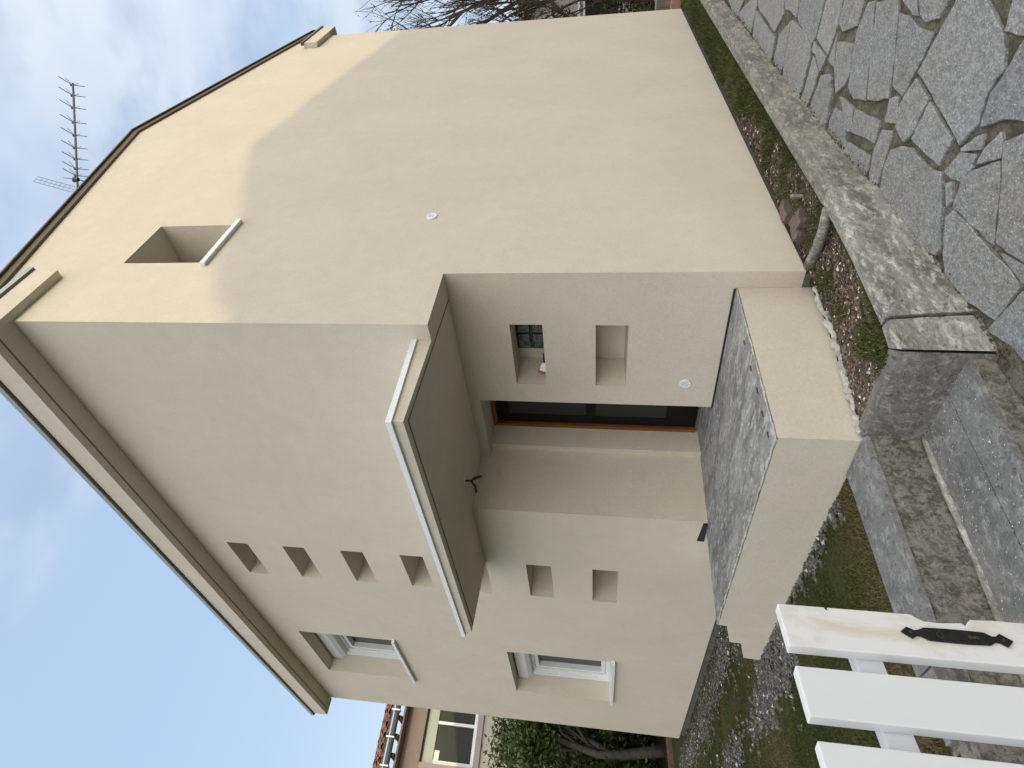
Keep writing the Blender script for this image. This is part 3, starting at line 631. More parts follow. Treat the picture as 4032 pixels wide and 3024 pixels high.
be = MB(); be.box(-10.45, 0.125, 8.98, 9.05, 7.192, 7.24); be.box(0.06, 0.125, 7.90, 8.98, 7.192, 7.24); be.build('eave_flashing', DARKM, house)
# roof: two slopes of brown tiles with dark verge boards
ROOFM = M('brown_roof_tiles', 0.85, 0.3)
ROOFM.col(ROOFM.mix(ROOFM.ramp(ROOFM.noise(3, 5), [(0.4, 0), (0.6, 1)]), (0.10, 0.065, 0.05), (0.17, 0.11, 0.08))); ROOFM = ROOFM.m
rf = MB()
def rz_(y, o=0): return roofz(y) + 0.012 + o
for (ya, yb) in ((-0.22, 4.15), (4.15, 9.08)):
    rf.hexa([(XL - 0.1, ya, rz_(ya, 0.075)), (0.05, ya, rz_(ya, 0.075)), (0.05, yb, rz_(yb, 0.075)), (XL - 0.1, yb, rz_(yb, 0.075))],
            [(XL - 0.1, ya, rz_(ya, 0.105)), (0.05, ya, rz_(ya, 0.105)), (0.05, yb, rz_(yb, 0.105)), (XL - 0.1, yb, rz_(yb, 0.105))])
rf = rf.build('roof', ROOFM, house)
for xx in np.arange(XL, 0.0, 0.33):
    pass
rib = MB()
for xx in np.arange(XL, 0.0, 0.33):
    for (ya, yb) in ((-0.12, 4.15), (4.15, 9.0)): rib.tube([(xx, ya, rz_(ya, 0.11)), (xx, yb, rz_(yb, 0.11))], 0.05, 6)
tag(rib.build('tile_row', ROOFM, rf), kind='stuff')
vb = MB()
for (ya, yb) in ((-0.25, 4.15), (4.15, 8.95)):
    vb.hexa([(0.001, ya, rz_(ya, -0.012)), (0.035, ya, rz_(ya, -0.012)), (0.035, yb, rz_(yb, -0.012)), (0.001, yb, rz_(yb, -0.012))],
            [(0.001, ya, rz_(ya, 0.07)), (0.035, ya, rz_(ya, 0.07)), (0.035, yb, rz_(yb, 0.07)), (0.001, yb, rz_(yb, 0.07))])
vb.build('verge_board', VERGE, house)
vb = MB()
for (ya, yb) in ((-0.3, 4.15), (4.15, 9.0)):
    vb.hexa([(0.001, ya, rz_(ya, 0.071)), (0.066, ya, rz_(ya, 0.071)), (0.066, yb, rz_(yb, 0.071)), (0.001, yb, rz_(yb, 0.071))],
            [(0.001, ya, rz_(ya, 0.092)), (0.066, ya, rz_(ya, 0.092)), (0.066, yb, rz_(yb, 0.092)), (0.001, yb, rz_(yb, 0.092))])
vb.build('verge_flashing', DARKM, house)

# round air vents
def vent(name, loc, rot):
    v = bpy.data.objects.new(name, None); col.objects.link(v); v.parent = house; v.location = loc; v.rotation_euler = rot
    ringm = MB(); k = 24
    for i in range(k):
        a, b = 2 * math.pi * i / k, 2 * math.pi * (i + 1) / k
        c0, s0, c1, s1 = math.cos(a), math.sin(a), math.cos(b), math.sin(b)
        ringm.poly([(0.056 * c0, 0.056 * s0, 0), (0.056 * c1, 0.056 * s1, 0), (0.052 * c1, 0.052 * s1, 0.012), (0.052 * c0, 0.052 * s0, 0.012)])
        ringm.poly([(0.052 * c0, 0.052 * s0, 0.012), (0.052 * c1, 0.052 * s1, 0.012), (0.036 * c1, 0.036 * s1, 0.010), (0.036 * c0, 0.036 * s0, 0.010)])
    ringm.build('vent_ring', ALU, v, fix=False)
    MB().tube([(0, 0, 0.001), (0, 0, 0.004)], 0.037, 20).build('vent_mesh', mk_plain('vent_dark', (0.2, 0.22, 0.23), 0.7), v)
    s = MB()
    for i in range(-3, 4):
        h = math.sqrt(0.036 ** 2 - (i * 0.01) ** 2); s.box(i * 0.01 - 0.0028, i * 0.01 + 0.0028, -h, h, 0.004, 0.009)
    s.box(-0.036, 0.036, -0.003, 0.003, 0.004, 0.0095); s.build('vent_bars', ALU, v)
vent('air_vent', (0.001, 1.609, 3.21), (R_(90), 0, R_(90))); vent('air_vent', (-1.393, 0.661, 0.689), (R_(90), 0, 0))

# porch platform (part of the house)
pz = lambda y: 0.467 + (0.39 - 0.467) * (y + 0.909) / 1.571
yf, yb_ = -0.909, 0.66
prof = [(-0.08, -0.62), (-0.08, 0.452), (-2.925, 0.452), (-2.942, 0.365), (-3.30, 0.302), (-3.305, 0.192), (-3.655, 0.122), (-3.685, -0.12), (-3.685, -0.62)]
pb = MB(); dzb = pz(0.66) - pz(-0.909)
pb.hexa([(x, yf, z) for x, z in prof], [(x if x != -0.08 else -0.17, yb_ - (0.66 if x < -2.77 else 0), z + (dzb if z > 0.4 else 0)) for x, z in prof])
porch = pb.build('porch_base', REN, house)
sl_ = MB()
sl_.hexa([(-0.088, yf + 0.008, 0.452), (-2.915, yf + 0.008, 0.452), (-2.915, -0.003, pz(0) - 0.013), (-2.77, -0.003, pz(0) - 0.013), (-2.77, 0.77, pz(0.77) - 0.013), (-1.74, 0.77, pz(0.77) - 0.013), (-1.74, 0.655, pz(0.66) - 0.013), (-0.175, 0.655, pz(0.66) - 0.013)],
         [(-0.088, yf + 0.008, 0.467), (-2.915, yf + 0.008, 0.467), (-2.915, -0.003, pz(0)), (-2.77, -0.003, pz(0)), (-2.77, 0.77, pz(0.77)), (-1.74, 0.77, pz(0.77)), (-1.74, 0.655, pz(0.66)), (-0.175, 0.655, pz(0.66))])
slab = sl_.build('porch_slab', SLAB, house, fix=False)
MB().box(-2.69, -1.74, 0.76, 1.07, 0.30, 0.385).build('threshold', SLAB, house)
e = MB()
def ragged(p, q, n_, r):
    pts = [Vector(p).lerp(Vector(q), t) for t in np.linspace(0, 1, n_)]
    return [v + Vector((random.uniform(-.004, .004), random.uniform(-.004, .004), random.uniform(-.004, .003))) for v in pts], [r * random.uniform(0.6, 1.35) for _ in pts]
p_, r_ = ragged((-0.09, yf + 0.004, 0.462), (-2.92, yf + 0.004, 0.462), 60, 0.008); e.tube(p_, r_, 6)
p_, r_ = ragged((-0.087, yf, 0.462), (-0.172, 0.64, 0.385), 34, 0.008); e.tube(p_, r_, 6)
e.build('ragged_mortar_edge', CHALK, house, smooth=True)
# rough mortar foot of the porch side
e = MB(); pts = []; rr = []
for y in np.linspace(-0.88, 0.52, 40):
    pts.append((-0.055 + random.uniform(-.01, .012), y, soil_z(0, y) + 0.01 + random.uniform(-.012, .012))); rr.append(random.uniform(0.014, 0.032))
e.tube(pts, rr, 7); e.build('rough_mortar_foot', CHALK, house, smooth=False)
for i, (x, y) in enumerate([(-0.26, 0.10), (-0.245, -0.18), (-0.21, -0.42), (-0.215, -0.62), (-0.20, -0.80)]):
    MB().hexa([(x - .008, y - .022, pz(y) - .002), (x + .008, y - .022, pz(y) - .002), (x + .008, y + .022, pz(y) - .002), (x - .008, y + .022, pz(y) - .002)],
              [(x - .006, y - .02, pz(y) + .008), (x + .006, y - .02, pz(y) + .006), (x + .006, y + .02, pz(y) + .009), (x - .006, y + .02, pz(y) + .007)]).build('rusty_railing_stub', RUST, house)
MB().hexa([(-2.79, -0.03, pz(0)), (-3.15, -0.012, pz(0) - 0.002), (-3.15, -0.002, pz(0) - 0.002), (-2.79, -0.002, pz(0))], [(-2.79, -0.02, 0.462), (-3.15, -0.01, 0.492), (-3.15, -0.002, 0.492), (-2.79, -0.002, 0.462)]).build('bitumen_strip', BLACK, house)
MB().box(-1.74, -0.18, 0.650, 0.6615, pz(.66) - .01, pz(.66) + 0.016).build('bitumen_strip', BLACK, house)

# ---- TV antenna on the roof
ant = thing('tv_antenna', 'grey television antenna with branching elements and mesh reflector on the roof ridge', 'antenna', (-0.61, 3.45, 8.2))
O = Vector((-0.61, 3.45, 8.2)); T0 = Vector((0.738, 4.367, 9.2)) - O; B0 = Vector((-0.588, 3.415, 9.2)) - O
dA = (T0 - B0).normalized(); pA = Vector((0.556, -0.83, 0)); zA = Vector((0, 0, 1))
MB().tube([B0 - dA * 0.03, T0], 0.016, 6).build('boom', GREYM, ant)
MB().tube([Vector((B0.x, B0.y, -0.15)), B0 + zA * 0.05], 0.02, 8).build('mast', GREYM, ant, smooth=True)
ys_ = [550, 618, 698, 792, 875, 957, 1030, 1093, 1138]
Ltot = (T0 - B0).length
for yy in ys_:
    c = T0.lerp(B0, (yy - 537) / (1250 - 537))
    m = MB()
    for v in (pA * 0.13 + zA * 0.10 + dA * 0.10, pA * 0.0 + zA * 0.115 + dA * 0.115, -pA * 0.11 - zA * 0.11 - dA * 0.005, -pA * 0.02 - zA * 0.08 + dA * 0.02): m.tube([c + zA * 0.012, c + zA * 0.012 + v], 0.0062, 5)
    el = m.build('element', GREYM, ant)
    MB().tube([c + zA * 0.035, c - zA * 0.01], [0.02, 0.012], 6).build('clip', BLKP, el)
c = T0.lerp(B0, (1163 - 537) / 713)
m = MB(); m.tube([c, c + pA * 0.14 + zA * 0.1 + dA * 0.02], 0.005, 5); m.tube([c, c - pA * 0.14 - zA * 0.09 - dA * 0.03], 0.005, 5); m.build('element', GREYM, ant)
MB().tube([c + zA * 0.05, c - zA * 0.02], [0.045, 0.03], 8).build('dipole_box', BLKP, ant)
MB().tube([c - zA * 0.03, c - zA * 0.10 - dA * 0.03, c - zA * 0.07 - dA * 0.12, B0 - dA * 0.0 - zA * 0.03], 0.007, 6).build('cable', BLKP, ant, smooth=True)
for sg in (1, -1):
    m = MB(); base = B0 + dA * 0.05
    side = (pA * 0.5 + zA * 0.6).normalized() * sg
    for i in range(9):
        o_ = base + side * (0.05 + 0.055 * i) + dA * (0.045 * i * (0.5 if sg > 0 else 0.35)) * 0.8
        lat = (pA * 0.75 - zA * 0.35 - dA * 0.5).normalized() * 0.17
        m.tube([o_ - lat * 0.5, o_ + lat * 0.5], 0.0028, 4)
    for e_ in (-0.5, 0, 0.5):
        lat = (pA * 0.75 - zA * 0.35 - dA * 0.5).normalized() * 0.17 * e_
        m.tube([base + side * 0.05 + lat, base + side * 0.49 + dA * (0.045 * 8 * (0.5 if sg > 0 else 0.35)) * 0.8 + lat], 0.0036, 4)
    m.build('mesh_reflector', GREYM, ant)

# ================================================================== PLANTER DETAILS
for i, (x, y, L_, a, lab) in enumerate([(0.11, 1.38, 0.23, 1.45, 'broken red brick lying by the house wall, farther from the corner'),
                                        (0.15, 1.05, 0.25, 1.50, 'broken red brick lying by the house wall, nearest the corner'),
                                        (0.27, 1.02, 0.16, 1.3, 'small dark broken brick beside the larger bricks in the planting strip')]):
    o = rough_box(-L_ / 2, L_ / 2, -0.055, 0.055, 0, 0.085, 'broken_brick', BRICKM, None, 0.014, 0.03)
    o.location = (x, y, soil_z(0, y) - 0.005); o.rotation_euler = (0.12, 0.05, a); tag(o, lab, 'brick', 'broken bricks in the planting strip')
o = MB().hexa([(0.30, 1.28, -.17), (0.38, 1.18, -.17), (0.40, 1.20, -.17), (0.32, 1.30, -.17)], [(0.32, 1.27, -.10), (0.38, 1.19, -.08), (0.40, 1.21, -.08), (0.34, 1.29, -.10)]).build('slate_shard', KERB)
tag(o, 'pale grey shard standing in the leaf litter beside the broken bricks', 'stone')

def blades(name, pts, hts, tones, mat, lean=0.5, wd=0.006, parent=None):
    n = len(pts); pts = np.asarray(pts); az = rng.uniform(0, 2 * np.pi, n); h = np.asarray(hts)
    ln = rng.uniform(0.1, lean, n) * h; la = rng.uniform(0, 2 * np.pi, n)
    w_ = wd * rng.uniform(0.6, 1.4, n)
    dx, dy = np.cos(az) * w_, np.sin(az) * w_
    a = pts + np.stack([dx, dy, -0.01 + 0 * dx], 1); b = pts - np.stack([dx, dy, 0.01 + 0 * dx], 1)
    lv = np.stack([np.cos(la) * ln, np.sin(la) * ln, 0 * ln], 1)
    m1 = pts + lv * 0.35 + np.stack([dx * .7, dy * .7, h * 0.62], 1); m2 = pts + lv * 0.35 + np.stack([-dx * .7, -dy * .7, h * 0.62], 1)
    t = pts + lv * 1.3 + np.stack([0 * h, 0 * h, h], 1)
    V = np.stack([a, b, m2, m1, t], 1).reshape(-1, 3); i = np.arange(n)[:, None] * 5
    F = np.concatenate([i + [0, 1, 2], i + [0, 2, 3], i + [3, 2, 4]]); return tag(quads_mesh(name, V, F, mat, parent, cols=np.repeat(tones, 5)), kind='stuff')
def rocks(name, pts, size, tones, mat, flat=0.6, parent=None):
    n = len(pts); base = np.array([(1, 0, 0), (-1, 0, 0), (0, 1, 0), (0, -1, 0), (0, 0, 1), (0, 0, -1)], float)
    V = base[None] * (np.asarray(size)[:, None, None]) * rng.uniform(0.6, 1.3, (n, 6, 1)); V += rng.normal(0, 0.18, (n, 6, 3)) * np.asarray(size)[:, None, None]
    V[:, :, 2] *= flat; az = rng.uniform(0, 6.28, n); c, s = np.cos(az)[:, None], np.sin(az)[:, None]
    x = V[:, :, 0] * c - V[:, :, 1] * s; y = V[:, :, 0] * s + V[:, :, 1] * c; V = np.stack([x, y, V[:, :, 2]], 2) + np.asarray(pts)[:, None]
    f = np.array([(0, 2, 4), (2, 1, 4), (1, 3, 4), (3, 0, 4), (2, 0, 5), (1, 2, 5), (3, 1, 5), (0, 3, 5)])
    F = (np.arange(n)[:, None, None] * 6 + f[None]).reshape(-1, 3); return tag(quads_mesh(name, V.reshape(-1, 3), F, mat, parent, cols=np.repeat(tones, 6)), kind='stuff')
def nz2(x, y, s, o=0.0): return np.array([noise.noise(Vector((a * s, b * s, o))) for a, b in zip(x, y)])
# planting strip: grass along kerb and in the far part, leaf litter elsewhere
n = 60000; x = rng.uniform(0.0, 0.76, n); y = -0.82 + 10.2 * rng.uniform(0, 1, n) ** 1.35
k = np.interp(x, [0, .35, .70], [0.10, .50, 0.95]) * np.interp(y, [-.8, 1.2, 3, 5], [0.8, .75, 1.3, 2.4]) + nz2(x, y, 3.2) * 0.9
kx = np.array([kin(a) for a in y]); k -= np.where(y < 0.6, np.interp(kx - x, [0.0, 0.10, 0.2, 0.5], [-0.75, -0.35, 0.08, 0.12]), 0.0)
keep = (k > rng.uniform(0.28, 0.9, n)) & ((x > 0.03) | (y < 0.6)) & (x < kx - 0.012) & ((y > 0.6) | (x > -0.02))
x, y = x[keep], y[keep]; z = np.array([soil_z(a, b) for a, b in zip(x, y)])
h = rng.uniform(0.025, 0.075, len(x)) * np.interp(y, [-.8, 2, 5], [0.75, 1.0, 1.25])
tone = np.clip(rng.normal(0.42, 0.14, len(x)) + nz2(x, y, 2, 5) * 0.35, 0, 0.75); tone[rng.random(len(x)) < 0.06] = 0.95
blades('grass', np.stack([x, y, z], 1), h, tone, GRASS, 0.9, 0.0045)
n = 26000; x = rng.uniform(-0.03, 0.74, n); y = -0.84 + 6 * rng.uniform(0, 1, n) ** 1.5; keep = x < np.array([kin(a) for a in y]) - 0.005; x, y = x[keep], y[keep]
z = np.array([soil_z(a, b) for a, b in zip(x, y)]) + 0.006
tone = np.clip(rng.beta(1.5, 2.4, len(x)), 0, 1); tone[rng.random(len(x)) < 0.03] = 1.0
rocks('leaf_litter', np.stack([x, y, z], 1), rng.gamma(3.0, 0.0024, len(x)) + 0.003, tone, LITT, 0.35)
# lawn: gravel bands and patchy moss and grass
def lawn_gravel(x, y):
    g = np.clip(1.15 - np.abs(y + 0.30) * 2.2, 0, 1) * (x < -3.3) + np.clip(1.15 - (-(y + 0.91)) * 4.2, 0, 1) * ((x > -3.9) & (x < -0.7))
    g2 = np.clip(1.1 - np.abs(y + 1.22 + 0.02 * (x + 5)) * 3.6, 0, 1) * (x < -2.4)
    return np.clip(g, 0, 1) * 0.85 + g2 * 0.72
n = 60000; x = rng.uniform(-11.5, -0.5, n); y = rng.uniform(-2.4, 0.02, n); x = np.where(rng.random(n) < 0.35, rng.uniform(-4.2, -0.5, n), x)
g = lawn_gravel(x, y) + nz2(x, y, 2.2, 1.7) * 0.6 + nz2(x, y, 7.5, 2.9) * 0.55; keep = (g > rng.uniform(0.30, 1.05, n)) & ~((x > -3.7) & (y > -0.9)) & (y < 0.03)
x, y = x[keep], y[keep]; tone = np.clip(rng.beta(2.2, 2.4, len(x)), 0, 0.93); tone[rng.random(len(x)) < 0.012] = 1
rocks('gravel', np.stack([x, y, np.full(len(x), -0.035)], 1), rng.uniform(0.010, 0.024, len(x)), tone, GRAV, 0.7)
n = 230000; x = rng.uniform(-12, -0.35, n); y = rng.uniform(-3.4, 0.0, n); x = np.where(rng.random(n) < 0.4, rng.uniform(-4.5, -0.38, n), x)
g = lawn_gravel(x, y) + nz2(x, y, 2.2, 1.7) * 0.6 + nz2(x, y, 7.5, 2.9) * 0.55
keep = (g < rng.uniform(0.10, 1.15, n)) & ~((x > -3.7) & (y > -0.92)) & ((x < -0.42 + 0.1 * (y + .9)) )
x, y = x[keep], y[keep]; br = nz2(x, y, 0.9, 8.2)
h = rng.uniform(0.010, 0.026, len(x)) * np.where((y < -2.0) & (x > -2.5), 2.2, 1.0)
tone = np.clip(rng.normal(0.42, 0.15, len(x)) + np.clip(br, -0.1, 1) * 0.75, 0, 0.88)
blades('grass', np.stack([x, y, np.full(len(x), -0.045)], 1), h, tone, GRASS, 1.4, 0.0032)
# debris along the foot of the kerb
n = 2600; y = rng.uniform(-1.0, 7, n); xo = np.interp(y, [-0.9, -0.2, 0.44, 9], [0.70, 0.82, 0.885, 0.885]); x = xo + np.abs(rng.normal(0, 0.035, n)) + 0.005
rocks('kerb_debris', np.stack([x, y, [dz(q) for q in y]], 1), rng.uniform(0.004, 0.013, n), np.clip(rng.beta(1.5, 3, n), 0, 1), LITT, 0.7)
n = 260; sx = rng.uniform(0.0, 0.62, n); sy = rng.uniform(-2.0, -0.93, n)
rocks('plaster_crumbs', np.stack([sx + 0.16 * (sy + .9), sy, np.full(n, -0.332)], 1), rng.uniform(0.002, 0.006, n) * (1 + 2.2 * (rng.random(n) < 0.03)), rng.uniform(0.9, 1.0, n), GRAV, 0.4)
n = 500; sx = rng.uniform(1.0, 3.4, n); sy = rng.uniform(-1.6, 4, n)

# ================================================================== PICKET GATE
ga = R_(10); GP = Vector((1.7232, -2.6692, 0)); gd = Vector((-math.sin(ga), math.cos(ga), 0))
gate = thing('picket_gate', 'white painted picket gate standing open in the foreground, with black lock plate', 'gate', GP, ga)
# local frame: x across the thickness (+x faces the driveway), y along the gate
GT = 1.208
def picket(yr, wd, mat, notch=False, zb=-0.46, zt=GT):
    m = MB(); y1, y0 = yr, yr - wd
    if notch:
        out_ = [(y0, zb), (y0, zt), (y1, zt), (y1, 0.948), (y1 - 0.006, 0.940), (y1 - 0.0125, 0.928), (y1 - 0.014, 0.905), (y1 - 0.012, 0.875), (y1 - 0.010, 0.858), (y1 - 0.0155, 0.852), (y1 - 0.009, 0.846), (y1 - 0.002, 0.838), (y1, 0.80), (y1, zb)]
    else: out_ = [(y0, zb), (y0, zt), (y1, zt), (y1, zb)]
    m.hexa([(-0.028, y, z) for y, z in out_], [(0.0, y, z) for y, z in out_])
    return m.build('picket', mat, gate, bevel=0.0022)
picket(0.0, 0.0875, STAIN, True)
for i in range(1, 8): picket(-0.125 * i, 0.0875, WHITE)
for z in (1.028, 0.02): MB().box(-0.062, -0.029, -0.97, -0.004, z, z + 0.052).build('rail', WHITE, gate, bevel=0.0015)
MB().box(-0.075, 0.005, -1.10, -0.985, -0.6, 1.25).build('hinge_post', WHITE, gate, bevel=0.003)
pl_o = [(-0.041, 0.984), (-0.030, 0.969), (-0.0360, 0.957), (-0.0350, 0.951), (-0.029, 0.936), (-0.028, 0.900), (-0.028, 0.862), (-0.029, 0.828), (-0.0360, 0.816), (-0.0350, 0.809), (-0.029, 0.800), (-0.042, 0.782),
        (-0.055, 0.797), (-0.0478, 0.809), (-0.0475, 0.816), (-0.054, 0.828), (-0.0555, 0.862), (-0.0555, 0.900), (-0.0545, 0.937), (-0.0475, 0.951), (-0.0478, 0.957), (-0.0535, 0.967)]
IRON = mk_plain('black_wrought_iron', (0.012, 0.012, 0.014), 0.5, 0.35, nz=0.5, sc=120)
pl = MB(); pl.hexa([(0.001, y, z) for y, z in pl_o], [(0.0042, y, z) for y, z in pl_o]); pl = pl.build('lock_plate', IRON, gate, bevel=0.0008)
HOLE = mk_plain('brown_hole', (0.055, 0.044, 0.032), 0.8)
def disc(y, z, r, mat, name, rx=1.0, x=0.0043, t=0.0006):
    k = 14; MB().hexa([(x, y + r * math.cos(6.2832 * i / k), z + rx * r * math.sin(6.2832 * i / k)) for i in range(k)], [(x + t, y + r * math.cos(6.2832 * i / k), z + rx * r * math.sin(6.2832 * i / k)) for i in range(k)]).build(name, mat, pl)
disc(-0.042, 0.912, 0.0065, HOLE, 'handle_hole'); disc(-0.042, 0.912, 0.0052, IRON, 'handle_hole', x=0.005)
disc(-0.042, 0.858, 0.0038, HOLE, 'keyhole'); MB().box(0.0043, 0.0049, -0.0445, -0.0395, 0.842, 0.857).build('keyhole', HOLE, pl)
disc(-0.0415, 0.966, 0.0028, HOLE, 'screw', x=0.0044, t=0.0012); disc(-0.042, 0.799, 0.0028, HOLE, 'screw', x=0.0044, t=0.0012)
MB().hexa([(0.0002, -0.006, 1.113), (0.0002, -0.0015, 1.115), (0.0002, -0.0015, 1.109), (0.0002, -0.007, 1.110)], [(0.0012, -0.006, 1.113), (0.0012, -0.0015, 1.115), (0.0012, -0.0015, 1.109), (0.0012, -0.007, 1.110)]).build('paint_chip', HOLE, gate)

# ================================================================== BACKGROUND, LEFT
PINKR = mk_render('mauve_band', (0.30, 0.235, 0.215)); CREAMR = mk_render('cream_wall', (0.50, 0.465, 0.375)); MAUVE = mk_render('mauve_surround', (0.38, 0.33, 0.335))
TERR = mk_concrete('terracotta', (0.27, 0.145, 0.095), (0.14, 0.085, 0.065), (0.38, 0.25, 0.185), 2.5, None, 1, False)
nb = thing('neighbour_house', 'cream neighbouring house with terracotta tile eave and grey shutter box behind the tree', 'house')
NX = -17.0
mb = MB(); mb.box(NX - 9, NX, -12, 2.9, -0.5, 6.40); 
me_ = wall((-12, 2.9), (-0.5, 6.36), [(0.40, 1.95, 4.86, 6.36, 0.35, 0)], lambda u, v, d: (NX - d, u, v), 0)
mb = MB(); mb.box(NX - 9, NX - 0.36, -12, 2.9, -0.5, 6.9); mb.v += []; k = len(mb.v); mb.v += me_.v; mb.f += [tuple(i + k for i in f) for f in me_.f]
mb.poly([(NX - 0.36, 2.9, -0.5), (NX, 2.9, -0.5), (NX, 2.9, 6.9), (NX - 0.36, 2.9, 6.9)])
mb.build('wall', CREAMR, nb, fix=False)
MB().box(NX + 0.002, NX + 0.06, -12, 2.9, 6.36, 6.90).build('band', PINKR, nb)
MB().box(NX - 0.05, NX + 0.42, -12, 3.1, 6.91, 6.96).build('soffit', PINKR, nb)
for i in range(34):
    yy = 2.9 - i * 0.42
    if yy < -6: break
    MB().box(NX + 0.02, NX + 0.50, yy - 0.05, yy + 0.05, 6.97, 7.06).build('rafter_end', TWIG, nb)
MB().tube([(NX + 0.56, 3.1, 7.12), (NX + 0.56, -12, 7.06)], 0.075, 10).build('gutter', GUTD, nb, smooth=True)
for i in range(14):
    yy = 2.6 - i * 0.62; MB().box(NX + 0.46, NX + 0.66, yy - 0.015, yy + 0.015, 7.03, 7.26).build('gutter_bracket', ALU, nb)
# roof of curved tiles
sl = 0.34
for i in range(30):
    yy = 3.1 - i * 0.26
    me0 = None
    for j in range(6):
        x0 = NX + 0.60 - j * 0.42; z0 = 7.30 + j * 0.42 * sl + random.uniform(-.015, .015); yj = yy + random.uniform(-.015, .015)
        pts0 = []; 
        m = MB(); k = 6
        ringA = [(x0 + random.uniform(-.02, .02), yj + 0.10 * math.cos(math.pi * q / k), z0 + 0.085 * math.sin(math.pi * q / k)) for q in range(k + 1)]
        ringB = [(x0 - 0.47, yj + 0.085 * math.cos(math.pi * q / k), z0 + 0.47 * sl + 0.07 * math.sin(math.pi * q / k) - 0.02) for q in range(k + 1)]
        inA = [(p[0], yj + (p[1] - yj) * 0.84, z0 + (p[2] - z0) * 0.80) for p in ringA]
        m.v = ringA + ringB + inA
        m.f = [(q, q + 1, k + 2 + q, k + 1 + q) for q in range(k)] + [(q, q + 1, 2 * k + 3 + q, 2 * k + 2 + q) for q in range(k)]
        if i < 16 and j < 4: m.build('roof_tile', TERR, nb, fix=False)
        else:
            if 'far_tiles' not in globals(): far_tiles = MB()
            q0 = len(far_tiles.v); far_tiles.v += m.v; far_tiles.f += [tuple(a + q0 for a in f) for f in m.f]
tag(far_tiles.build('roof_tiles', TERR, nb, fix=False), kind='stuff')
MB().hexa([(NX + 0.5, -12, 7.24), (NX + 0.5, 3.15, 7.24), (NX - 4.5, 3.15, 7.24 + 5 * sl), (NX - 4.5, -12, 7.24 + 5 * sl)], [(NX + 0.5, -12, 7.30), (NX + 0.5, 3.15, 7.30), (NX - 4.5, 3.15, 7.30 + 5 * sl), (NX - 4.5, -12, 7.30 + 5 * sl)]).build('roof', TERR, nb)
# window
wf = MB().box(NX + 0.002, NX + 0.05, 0.22, 0.40, 4.70, 6.50).box(NX + 0.002, NX + 0.05, 0.40, 2.1, 4.70, 4.86).build('window_surround', MAUVE, nb)
MB().box(NX - 0.28, NX - 0.08, 0.41, 1.94, 6.02, 6.35).build('shutter_box', ZINC, nb)
fr = MB().box(NX - 0.14, NX - 0.06, 0.41, 0.50, 4.87, 6.01).box(NX - 0.14, NX - 0.06, 0.50, 1.94, 4.87, 4.96).box(NX - 0.14, NX - 0.06, 1.31, 1.38, 4.96, 6.01).build('window', ALU, nb)
GLB = M('matt_dark_glass', 0.15, 0.4); GLB.col((0.045, 0.048, 0.045))
MB().box(NX - 0.12, NX - 0.11, 0.50, 1.94, 4.96, 6.01).build('pane', GLB.m, fr)
MB().box(NX - 0.10, NX - 0.09, 0.50, 0.72, 5.86, 6.0).build('curtain', ALU, fr)
# red brown edging and far hedge wall seen under the tree
grid_sheet('neighbour_garden', [-16.9, -12.6], [-14, 9], lambda x, y: -0.02, LAWN)
EDG = mk_concrete('red_brown_edging', (0.20, 0.11, 0.09), (0.12, 0.07, 0.06), (0.3, 0.2, 0.18), 3, None, 1, False)
tag(MB().box(-12.72, -12.6, -10, 9, -0.1, 0.06).build('garden_edging', EDG), 'low reddish edging strip at the foot of the evergreen tree', 'edging')

def leaf_cloud(name, C0, mat, parent, size=(0.05, 0.09)):
    n = len(C0); s = rng.uniform(*size, n); a = rng.normal(size=(n, 3)); a /= np.linalg.norm(a, axis=1)[:, None]; b = rng.normal(size=(n, 3)); b -= (a * b).sum(1)[:, None] * a; b /= np.linalg.norm(b, axis=1)[:, None]
    nn = np.cross(a, b)
    V = np.stack([C0 - a * s[:, None], C0 + b * s[:, None] * 0.42 + nn * s[:, None] * 0.12, C0 + a * s[:, None], C0 - b * s[:, None] * 0.42 + nn * s[:, None] * 0.12], 1).reshape(-1, 3)
    F = np.arange(n * 4).reshape(-1, 4); return V, F
tree = thing('evergreen_tree', 'leafy evergreen tree with pruned grey trunk standing left of the house before the cream neighbour', 'tree', (0, 0, 0))
tk = MB()
tk.tube([(-13.9, 0.62, -0.1), (-13.75, 0.50, 0.4), (-13.6, 0.36, 1.0), (-13.5, 0.30, 1.5), (-13.5, 0.42, 2.1), (-13.45, 0.55, 2.74)], [0.13, 0.11, 0.095, 0.08, 0.065, 0.055], 10)
tk.tube([(-13.55, 0.34, 1.25), (-13.6, 0.52, 1.6), (-13.7, 0.70, 2.1), (-13.7, 1.0, 3.0), (-13.8, 1.3, 3.8)], [0.09, 0.075, 0.06, 0.045, 0.02], 8)
tk.tube([(-13.45, 0.53, 2.7), (-13.4, 0.40, 2.95), (-13.35, 0.2, 2.98), (-13.3, -0.05, 2.85), (-13.3, -0.3, 2.75)], [0.035, 0.033, 0.03, 0.026, 0.02], 7)
for i in range(14):
    a = Vector((-13.55, 0.4, random.uniform(1.4, 2.6))); b = a + Vector((random.uniform(-.9, .5), random.uniform(-1.1, 1.3), random.uniform(.6, 1.7)))
    tk.tube([a, a.lerp(b, .5) + Vector((random.uniform(-.15, .15), random.uniform(-.15, .15), 0.1)), b], [0.035, 0.022, 0.008], 6)
tk.build('trunk', BARK, tree, smooth=True)
CUT = mk_plain('cut_wood', (0.42, 0.24, 0.14), 0.8)
MB().tube([(-13.45, 0.55, 2.735), (-13.445, 0.556, 2.752)], 0.062, 10).build('cut_branch_end', CUT, tree)
cent = []
